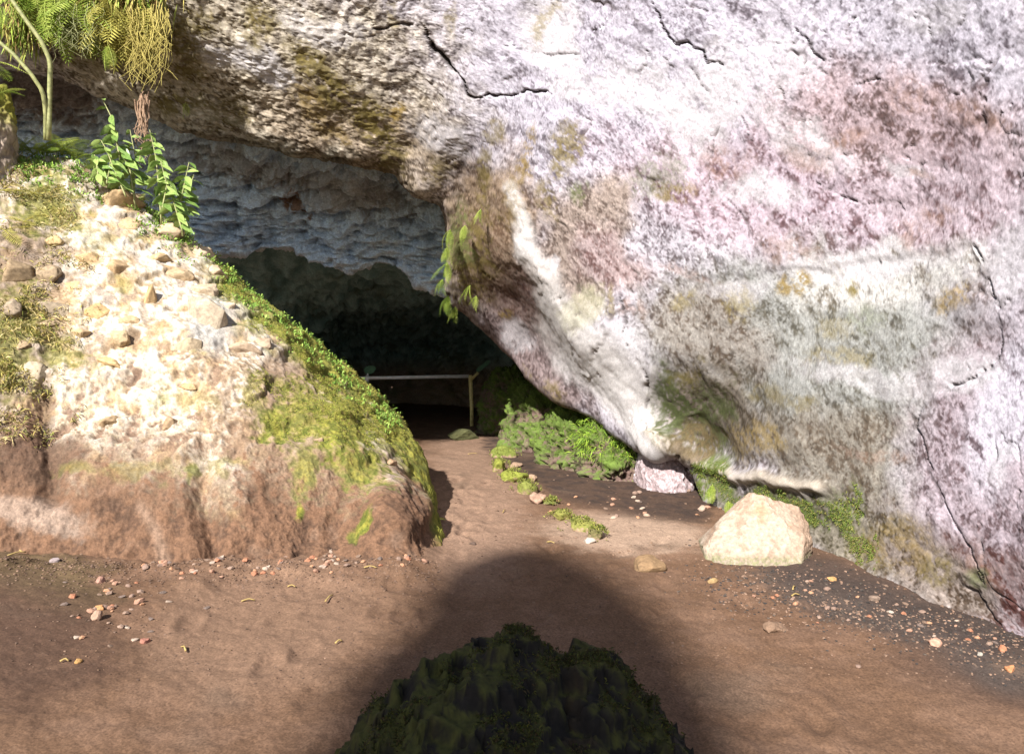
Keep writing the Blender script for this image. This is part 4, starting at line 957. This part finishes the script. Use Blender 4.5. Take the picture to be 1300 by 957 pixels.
# ================================================================== PLANTS
def frond_mesh(name, L=1.0, pairs=16, wid=0.22, droop=0.5, seed=0, leafw=0.035):
    r_ = np.random.default_rng(seed); VV, FF = [], []
    def cen(t_): return np.array([L * t_ * (1 - 0.12 * droop * t_), 0.03 * math.sin(3 * t_ + seed), -droop * L * t_ * t_ * 0.6 + 0.06 * L * t_])
    P_ = [cen(q) for q in np.linspace(0, 1, 8)]
    v_, f_, n_, s_g = tube(P_, 0.012 * L, 4, 0.003 * L)
    VV += list(v_); FF += [tuple(q) for q in f_]
    for i in range(pairs):
        t_ = 0.12 + 0.86 * i / pairs; c = cen(t_); tg = cen(min(1, t_ + 0.02)) - c; tg /= np.linalg.norm(tg)
        ln = L * wid * math.sin(math.pi * (0.12 + 0.86 * t_)) ** 0.8 * r_.uniform(0.85, 1.1)
        for s in (-1, 1):
            side = np.array([0, s, 0.0]); dirn = side * 0.9 + tg * 0.42 + np.array([0, 0, -0.18 + r_.uniform(-.1, .1)]); dirn /= np.linalg.norm(dirn)
            w_2 = leafw * L; b = len(VV)
            VV += [c - tg * w_2 * 0.4, c + dirn * ln * 0.45 - tg * w_2 * 0.55 + np.array([0, 0, 0.01 * L]), c + dirn * ln, c + dirn * ln * 0.45 + tg * w_2 * 0.6 + np.array([0, 0, 0.01 * L])]
            FF.append((b, b + 1, b + 2, b + 3))
    return mesh_np(name, np.array(VV), np.array(FF), None, False)
FR = {k_: [frond_mesh('frond', 1, 15, 0.25, dr, 3 + i, 0.026) for i, dr in enumerate((0.35, 0.6, 0.9))] for k_ in ('g', 'd', 'h')}
FR['w'] = [frond_mesh('frond', 1, 11, 0.19, dr, 13 + i, 0.024) for i, dr in enumerate((0.5, 0.8, 1.1))]
for m_ in FR['w']: m_.materials.append(M_FERN)
for m_ in FR['g']: m_.materials.append(M_FERN)
for m_ in FR['d']: m_.materials.append(M_FERNDRY)
for m_ in FR['h']: m_.materials.append(M_FERN)
def fern(loc, size, n, kind, label, group, name='fern', hang=False, seed=0, face=None, tiltlo=-0.3, tilthi=0.7):
    r_ = np.random.default_rng(seed); root = empty(name, loc)
    tag(root, label, 'fern', group)
    for i in range(n):
        me = FR[kind][r_.integers(3)]
        o = link('frond', me, None, root)
        s = size * r_.uniform(0.65, 1.1); o.scale = (s, s, s)
        if hang: yaw = r_.uniform(-2.6, -0.5) if face is None else face + r_.uniform(-1.0, 1.0); pit = r_.uniform(0.5, 1.25)
        else: yaw = 2 * math.pi * i / n + r_.uniform(-.4, .4); pit = -r_.uniform(tiltlo, tilthi)
        o.rotation_euler = (r_.uniform(-.5, .5), pit, yaw)
    return root
def ordinal(i, n):
    words = ['leftmost', 'second from the left', 'third from the left', 'fourth from the left', 'fifth from the left', 'sixth from the left', 'seventh from the left', 'eighth from the left', 'ninth from the left', 'tenth from the left', 'eleventh from the left', 'twelfth from the left', 'thirteenth from the left', 'fourteenth from the left']
    if i == n - 1: return 'rightmost'
    return words[i]
# hanging ferns over the roof edge, upper left
HF = [(55, -12, .55, 'g'), (85, 0, .6, 'g'), (100, 22, .55, 'g'), (118, 5, .6, 'g'), (132, 30, .5, 'g'), (150, 10, .6, 'd'), (165, 36, .55, 'd'), (172, 12, .55, 'd'), (184, 40, .5, 'd'), (192, 14, .5, 'd'), (204, 45, .4, 'd')]
for i, (px, py, s, kd) in enumerate(HF):
    p_ = surf(WV, WPX, WPY, px, py) + np.array([0, -0.15, 0.05])
    fern(tuple(p_), s, 14, kd, f'{"yellow dried" if kd == "d" else "sunlit pale green"} hanging fern at the upper left roof edge, {ordinal(i, len(HF))}', 'ferns hanging from the roof edge', 'hanging_fern', True, 20 + i)
fern(tuple(at(138, 58, 7.6)), 0.28, 5, 'g', 'small bright green fern hanging below the yellow dried ones', 'ferns hanging from the roof edge', 'hanging_fern', True, 41)
fern(tuple(surf(WV, WPX, WPY, 240, 132) + np.array([0, -0.06, 0])), 0.30, 2, 'g', 'single narrow fern frond dangling over the dark gap below the roof', None, 'hanging_fern', True, 43, -1.57)
# ferns along the crest of the mound
CF = [(28, 196, .35), (48, 190, .42), (66, 196, .40), (84, 200, .42), (100, 206, .34), (118, 216, .25), (150, 238, .24), (176, 258, .24), (205, 282, .24), (228, 300, .2)]
for i, (px, py, s) in enumerate(CF):
    p_ = surf(MV, MPX, MPY, px, py)
    fern(tuple(p_ + np.array([0, -0.05, 0.02])), s * 0.85, 9, 'g', f'small sunlit green fern on the crest of the mound, {ordinal(i, len(CF))}', 'ferns along the mound crest', 'fern', False, 60 + i, None, 0.2, 1.0)
LF = [(20, 245, .3), (10, 300, .3), (35, 285, .25), (8, 460, .25), (45, 250, .3)]
for i, (px, py, s) in enumerate(LF):
    p_ = surf(MV, MPX, MPY, px, py)
    fern(tuple(p_ + np.array([0, -0.04, 0.0])), s, 6, 'd', ['yellowish fern under the upright stone at the left edge', 'yellowish fern on the left edge halfway up the mound', 'yellow fern on the mound among dark bedded stones', 'low yellow fern at the left edge above the dirt bank', 'yellow green fern below the crest ferns at the left'][i], None, 'fern', False, 80 + i)
# small ferns along the rim of the wall by the cave
WF = [(572, 296, .26), (568, 318, .2), (567, 338, .26), (563, 358, .22), (570, 378, .24), (578, 392, .2), (596, 366, .24), (604, 378, .18), (612, 270, .16), (592, 290, .2)]
for i, (px, py, s) in enumerate(WF):
    p_ = surf(WV, WPX, WPY, px + 6, py) + np.array([-0.05, -0.14, 0.02])
    fern(tuple(p_), s * 1.15, 8, 'w', ['top fern of the column on the wall rim by the cave', 'second fern down the wall rim by the cave', 'third fern down the wall rim, beside the grey ceiling', 'fourth fern down the wall rim at its leftmost bulge', 'fifth fern down the wall rim above the dark hollow', 'lowest fern of the column on the wall rim', 'fern on the wall face right of the rim column', 'tiny fern lowest right on the mossy wall face', 'tiny fern high on the mossy wall face', 'fern on the mossy wall right of the topmost rim fern'][i], 'ferns on the wall rim', 'wall_fern', True, 100 + i, -2.2)
# moss plants on the ledge
for i, (px, py, d, s) in enumerate([(905, 615, 7.9, .2), (925, 636, 7.6, .18)]):
    fern(tuple(at(px, py, d)), s, 8, 'g', ['green fern at the wall foot right of the mauve rock', 'low green fern on the wall foot left of the boulder'][i], None, 'ledge_fern', True, 130 + i, -1.8)

# leafy shrubs on the mound crest
def leaf_mesh(name):
    VV, FF = [], []; n = 6
    for i in range(n + 1):
        t_ = i / n; w_2 = 0.19 * math.sin(math.pi * t_ ** 0.8) + 0.004; z = -0.22 * t_ * t_
        VV += [(t_, -w_2, z + 0.12 * w_2), (t_, 0, z - 0.02), (t_, w_2, z + 0.12 * w_2)]
    for i in range(n):
        a = 3 * i; FF += [(a, a + 3, a + 4, a + 1), (a + 1, a + 4, a + 5, a + 2)]
    return mesh_np(name, np.array(VV), np.array(FF), None, True)
LEAF = leaf_mesh('leaf'); LEAF.materials.append(M_SHRUB)
def shrub(base, stems, label, seed, lsize):
    root = empty('leafy_shrub', tuple(base)); tag(root, label, 'shrub', 'leafy shrubs on the mound crest')
    r_ = np.random.default_rng(seed); b = np.array(base)
    for path, nl in stems:
        Q = np.array([at(*q) for q in path]) - b
        Q = arc_resample(Q, 14)
        link('stem', tube_mesh('stem', Q, 0.010, 6, 0.004), M_STEM, root)
        nl = int(nl * 1.8)
        for i in range(nl):
            t_ = 0.22 + 0.78 * i / (nl - 1); q = Q[int(t_ * 13)]
            o = link('leaf', LEAF, None, root, loc=tuple(q)); s = 1.12 * lsize * r_.uniform(0.7, 1.25) * (1.1 - 0.35 * t_)
            o.scale = (s, s, s); o.rotation_euler = (r_.uniform(-.5, .5) + 0.5, r_.uniform(-.1, .7), (math.pi if i % 2 else 0) + r_.uniform(-.7, .7) - 0.4)
    return root
dS = 7.75
shrub(at(170, 262, dS), [([(172, 265, dS), (165, 215, dS), (150, 185, dS), (140, 158, dS)], 13), ([(160, 250, dS - .1), (145, 215, dS - .1), (135, 190, dS - .1), (128, 178, dS - .1)], 10), ([(170, 250, dS), (172, 200, dS + .1), (165, 165, dS + .1)], 9), ([(152, 200, dS), (142, 150, dS), (130, 126, dS)], 3)], 'tall leafy shrub with oval leaves left of the hanging roots', 1, 0.17)
shrub(at(205, 285, dS), [([(205, 285, dS), (202, 240, dS), (198, 200, dS), (190, 165, dS)], 14), ([(205, 270, dS - .1), (212, 235, dS - .1), (204, 205, dS - .1)], 9)], 'leafy shrub with narrow leaves just right of the hanging roots', 2, 0.16)
shrub(at(230, 300, dS), [([(232, 300, dS), (228, 262, dS), (236, 225, dS), (240, 206, dS)], 13), ([(232, 295, dS - .1), (220, 255, dS - .1), (212, 232, dS - .1)], 10), ([(225, 290, dS), (238, 250, dS + .1), (246, 222, dS + .1)], 9)], 'rightmost leafy shrub on the mound crest before the dark cave', 3, 0.15)
shrub(at(122, 228, dS - .1), [([(125, 232, dS - .1), (124, 215, dS - .1), (120, 196, dS - .1)], 9), ([(135, 235, dS - .1), (138, 220, dS - .1), (140, 205, dS - .1)], 8)], 'low leafy shrub at the left foot of the tall shrub', 4, 0.12)

# forked pale stalk at the upper left
root = empty('forked_stalk', tuple(at(62, 172, 7.3))); tag(root, 'pale green forked plant stalk rising at the upper left corner', 'plant stalk'); b = np.array(root.location)
link('stalk', tube_mesh('stalk', arc_resample(np.array([at(62, 178, 7.3), at(63, 120, 7.25), at(64, 78, 7.2), at(52, 52, 7.15), at(30, 22, 7.1), at(8, -10, 7.05)]) - b, 24), 0.022, 10, 0.017), M_STEM, root)
link('stalk', tube_mesh('stalk', arc_resample(np.array([at(58, 178, 7.32), at(58, 140, 7.25), at(54, 116, 7.2), at(40, 95, 7.15), at(18, 70, 7.1), at(-8, 48, 7.05)]) - b, 24), 0.020, 10, 0.016), M_STEM, root)
fern(tuple(at(-14, 78, 6.9)), 0.30, 5, 'g', 'pale green fern frond reaching in at the left frame edge', None, 'fern', False, 150)
fern(tuple(at(2, 118, 6.7)), 0.22, 7, 'g', 'bright green fern on top of the upright stone at the left', None, 'fern', False, 151)
fern(tuple(at(-2, 5, 6.9)), 0.30, 4, 'g', 'green fern in the top left corner behind the stalk', None, 'fern', True, 152)

# hanging roots and dry grass
def strands(name, px0, px1, py0, ln, n, d, mat, seed, r=0.004, label=None, cat=None, spread=6):
    r_ = np.random.default_rng(seed); VV, FF = [], []
    for i in range(n):
        x = r_.uniform(px0, px1); y = py0 + r_.uniform(-8, 8); L_ = ln * r_.uniform(0.45, 1.1); dd = d + r_.uniform(-.15, .1)
        pts = [at(x + r_.normal(0, spread) * t_ + 3 * math.sin(5 * t_ + i), y + L_ * t_, dd + 0.03 * math.sin(4 * t_ + i)) for t_ in np.linspace(0, 1, 7)]
        v_, f_, _, _ = tube(pts, r * r_.uniform(0.7, 1.4), 4, r * 0.4); b = len(VV); VV += list(v_); FF += [tuple(a + b for a in q) for q in f_]
    o = link(name, mesh_np(name, np.array(VV), np.array(FF)), mat); return tag(o, label, cat)
strands('hanging_roots', 174, 188, 124, 84, 22, 7.9, M_ROOT, 1, 0.008, 'pinkish brown bundle of roots hanging between the leafy shrubs', 'roots', 5)
strands('hanging_grass', 160, 214, 10, 96, 90, 7.65, M_DRYG, 2, 0.0045, 'curtain of dry yellow grass hanging from the roof at the upper left', 'grass', 9)
strands('hanging_grass', 70, 130, 10, 62, 70, 7.6, M_STEM, 3, 0.004, 'greenish grass blades hanging left of the dry yellow curtain', 'grass', 9)

# ---- moss and ground cover as tufts of small leaves
def tufts(name, pos, nor, size, blades, cols, seed, lean=0.6, droop=0.0, wide=0.35):
    r_ = np.random.default_rng(seed); n = len(pos)
    P_ = np.repeat(pos, blades, 0); Nr = np.repeat(nor, blades, 0)
    dirn = Nr + r_.normal(size=P_.shape) * lean; dirn[:, 2] += 0.35 - droop; dirn /= np.linalg.norm(dirn, axis=1, keepdims=True)
    side = np.cross(dirn, r_.normal(size=P_.shape)); side /= np.linalg.norm(side, axis=1, keepdims=True)
    L_ = (size * r_.uniform(0.5, 1.3, len(P_)))[:, None]; base = P_ + r_.normal(size=P_.shape) * size * 0.35
    w_2 = L_ * wide
    q = np.stack([base, base + dirn * L_ * 0.5 + side * w_2 * 0.5, base + dirn * L_ + np.array([0, 0, -1]) * L_ * 0.25, base + dirn * L_ * 0.5 - side * w_2 * 0.5], 1)
    F_ = np.arange(len(P_) * 4).reshape(-1, 4)
    cc = np.array(cols)[r_.integers(len(cols), size=len(P_))] * r_.uniform(0.65, 1.3, (len(P_), 1))
    o = link(name, mesh_np(name, q.reshape(-1, 3), F_, np.repeat(cc, 4, 0), False), M_TUFT); return tag(o, kind='stuff')
M_TUFT = mat_albedo('moss_leaf', 0.7, 0.0, 20, 0.001, 0.2, 0.2)
def pick(Vg, Ng, mask, n, seed):
    r_ = np.random.default_rng(seed); p_ = mask.ravel().astype(float); p_ /= p_.sum()
    i = r_.choice(len(p_), n, p=p_); return Vg.reshape(-1, 3)[i], Ng.reshape(-1, 3)[i]
mk = np.where((MPX > 225) & (MMO > 0.25), MMO, 0) * sst(220, 60, MPY - np.interp(MPX, sx, sy)) ; mk[:, :NK2 - 4] = 0
mk = mk * sst(600, 520, MPY) * sst(-0.3, 0.2, fbm(MV, 4, 3, 88)); p_, n_ = pick(MV, MN, mk, 8000, 1)
o = tufts('moss_cover', p_, n_ * 0.35, 0.013, 6, [(0.24,0.26,0.034), (0.31,0.31,0.05), (0.15,0.20,0.024), (0.34,0.30,0.07), (0.19,0.12,0.055)], 1, 0.9); tag(o, 'bright yellow green moss and tiny plants along the slanting mound edge', 'moss')
crest = sst(46, 4, MPY - np.interp(MPX, sx, sy)) * (MPX > 12) * (MPX < 505); crest[:, :NK2 - 6] = 0
p_, n_ = pick(MV, MN, crest * sst(-0.2, 0.2, fbm(MV, 5, 3, 89)) * np.where(MPX < 240, 2.2, 1), 1300, 3)
o = tufts('crest_plants', p_, n_ * 0.5 + np.array([0, 0, 0.7]), 0.045, 5, [(0.16,0.25,0.04), (0.24,0.34,0.07), (0.11,0.2,0.03)], 3); tag(o, 'small green seedlings and clover leaves fringing the mound edge', 'seedlings')
mk = sst(135, 40, MPX + 60 * fbm(MV, 3, 3, 95)) * (MPX > -80) * sst(590, 520, MPY) * sst(-0.05, 0.3, fbm(MV, 3.2, 4, 96)); mk[:, :NK2] = 0
p_, n_ = pick(MV, MN, mk, 1500, 4)
o = tufts('dry_grass', p_, n_, 0.065, 5, [(0.36,0.28,0.09), (0.28,0.24,0.06), (0.42,0.34,0.16), (0.2,0.22,0.05)], 4, 0.9, 0.3, 0.12); tag(o, 'dry yellow grass and moss covering the left side of the mound', 'grass')
# moss on the ledge rocks
lp, ln = [], []
for o in LEDO[:4]:
    me = o.data; vv = np.empty(len(me.vertices) * 3, np.float32); me.vertices.foreach_get('co', vv); vv = vv.reshape(-1, 3)
    nn = np.empty(len(me.vertices) * 3, np.float32); me.vertices.foreach_get('normal', nn); nn = nn.reshape(-1, 3)
    h = vv[:, 2].max(); s = (nn[:, 2] > -0.1) & (vv[:, 2] > 0.2 * h) & (nn[:, 1] < 0.3) & (rng.random(len(vv)) < (0.8 if o is LEDO[3] else 0.6 if o is LEDO[2] else 0.3))
    lp.append(vv[s] + np.array(o.location)); ln.append(nn[s])
lp = np.concatenate(lp); ln = np.concatenate(ln); ii = rng.choice(len(lp), min(6500, len(lp)), replace=False)
o = tufts('ledge_moss', lp[ii], ln[ii] * 0.6, 0.026, 5, [(0.06,0.12,0.010), (0.11,0.19,0.013), (0.17,0.25,0.02), (0.04,0.07,0.01), (0.09,0.06,0.025)], 6, 0.6, 0.9, 0.22); tag(o, 'lush green moss and short grass over the ledge rocks under the overhang', 'moss')
o = LEDO[3]; me = o.data; vv = np.empty(len(me.vertices) * 3, np.float32); me.vertices.foreach_get('co', vv); vv = vv.reshape(-1, 3)
nn = np.empty(len(me.vertices) * 3, np.float32); me.vertices.foreach_get('normal', nn); nn = nn.reshape(-1, 3)
s_g = (nn[:, 1] < 0.2) & (vv[:, 2] > 0.3 * vv[:, 2].max()) & (rng.random(len(vv)) < 0.4)
o = tufts('ledge_grass', vv[s_g] + np.array(o.location), nn[s_g], 0.10, 4, [(0.10,0.19,0.015), (0.18,0.29,0.03), (0.26,0.36,0.04)], 16, 0.5, 0.8, 0.07); tag(o, 'bright green drooping grass on the ledge below the pale buttress', 'grass')
mk = np.where(((WMO > 0.45) & (WPX > 880) & (WPX < 1120) & (WPY > 585)), WMO, 0); mk[:, :NK] = 0
p_, n_ = pick(WV, WN, mk, 3200, 7)
o = tufts('wall_moss', p_, n_ * 0.5, 0.015, 5, [(0.08,0.12,0.02), (0.13,0.17,0.03), (0.17,0.15,0.04)], 7, 0.7, 0.8, 0.4); tag(o, 'patches of green moss and algae clinging to the foot and rim of the wall', 'moss')
ep, en = [], []
for (px, py, wd, ht) in EDGEPOS:
    for _ in range(60):
        a, b = rng.normal(0, 0.30), rng.normal(0, 0.28); x, y = floor_at(px + a * wd, py + ht * 0.35); k_ = y / 1000
        ep.append((x, y + b * wd * k_, gz_at(x, y) + ht * k_ * (0.66 - 0.9 * (a * a + b * b)))); en.append((a, b, 1))
o = tufts('edging_moss', np.array(ep), np.array(en, float), 0.03, 5, [(0.15,0.16,0.03), (0.20,0.19,0.045), (0.10,0.125,0.022)], 8); tag(o, 'yellow green moss growing over the path edging stones', 'moss')

fmk = FRM * sst(-0.1, 0.2, fbm(FRV, 3.5, 3, 90)) * (FRV[..., 2] > 0.02)
p_, n_ = pick(FRV, FRN, fmk, 3800, 9)
o = tufts('rock_moss', p_, n_, 0.017, 5, [(0.05,0.055,0.010), (0.075,0.07,0.012), (0.03,0.035,0.008), (0.05,0.032,0.012)], 9, 0.9, 0.2, 0.3); tag(o, 'dark olive moss on the shaded foreground rock', 'moss')

fsel = ((WPX > 25) & (WPX < 212) & (WPY > -30) & (WPY < 30 + 30 * np.sin(WPX / 22.0))).astype(float); fsel[:, :NK] = 0
p_, n_ = pick(WV, WN, fsel, 520, 11)
o = tufts('hanging_foliage', p_ + np.array([0, -0.12, 0.0]), n_ * 0.7 + np.array([0, 0, -0.5]), 0.17, 5, [(0.24,0.32,0.05), (0.34,0.38,0.08), (0.15,0.22,0.03), (0.42,0.36,0.10), (0.24,0.16,0.06)], 11, 0.45, 0.9, 0.10); tag(o, 'dense mass of sunlit leaves hanging behind the ferns at the upper left roof edge', 'foliage')

# ---- straws and fallen leaves on the dirt
for i, (px, py, ln_, a) in enumerate([(233, 830, 14, 2.6), (315, 767, 16, 0.15), (470, 732, 16, 0.0), (418, 762, 14, 1.3), (22, 727, 14, 3.1), (22, 735, 16, 0.6), (82, 858, 10, 0.1), (600, 576, 12, 0.2), (700, 688, 12, -0.4), (370, 750, 10, 0.0), (1010, 757, 12, 0.2), (1008, 747, 10, 0.7), (430, 815, 8, 0.5), (640, 650, 8, 1.2)]):
    x, y = floor_at(px, py); L_ = ln_ * y / 1000; z = gz_at(x, y) + 0.014
    c_2, s_2 = math.cos(a), math.sin(a)
    pts = [(-L_ / 2 * c_2, -L_ / 2 * s_2 * 2.0, -0.004), (0, 0.01, 0.006), (L_ / 2 * c_2, L_ / 2 * s_2 * 2.0, -0.004)]
    o = link('straw', tube_mesh('straw', arc_resample(np.array(pts), 6), 0.0055, 5, 0.004), M_STRAW, loc=(x, y, z))
    tag(o, ['curved straw on the lit dirt left of the foreground shade', 'pale straw lying left of centre below the bank', 'straw on the dirt just below the mound foot', 'upright leaning straw at the left edge of the shade', 'straw stub on mossy dirt at the left edge', 'slanted yellow straw at the left edge of the dirt', 'short straw near the lower left corner', 'straw lying on the far path', 'bent straw on the path near the edging stones', 'thin straw below the dirt bank', 'straw on the cinders before the boulder', 'slanted straw nearest the boulder foot', 'tiny straw bit beside the foreground shade', 'short dark straw on the path middle'][i], 'straw')
LEAFY = leaf_mesh('fallen_leaf'); LEAFY.materials.append(M_FERNDRY)
for (px, py, lab) in [(555, 659, 'yellow fallen leaf in the shade at the mound foot'), (553, 664, 'second yellow fallen leaf lying against the first')]:
    x, y = floor_at(px, py); o = link('fallen_leaf', LEAFY, None, loc=(x, y, gz_at(x, y) + 0.03)); o.scale = (0.09, 0.09, 0.09); o.rotation_euler = (0.1, -0.1, random.uniform(-1, 1)); tag(o, lab, 'leaf')
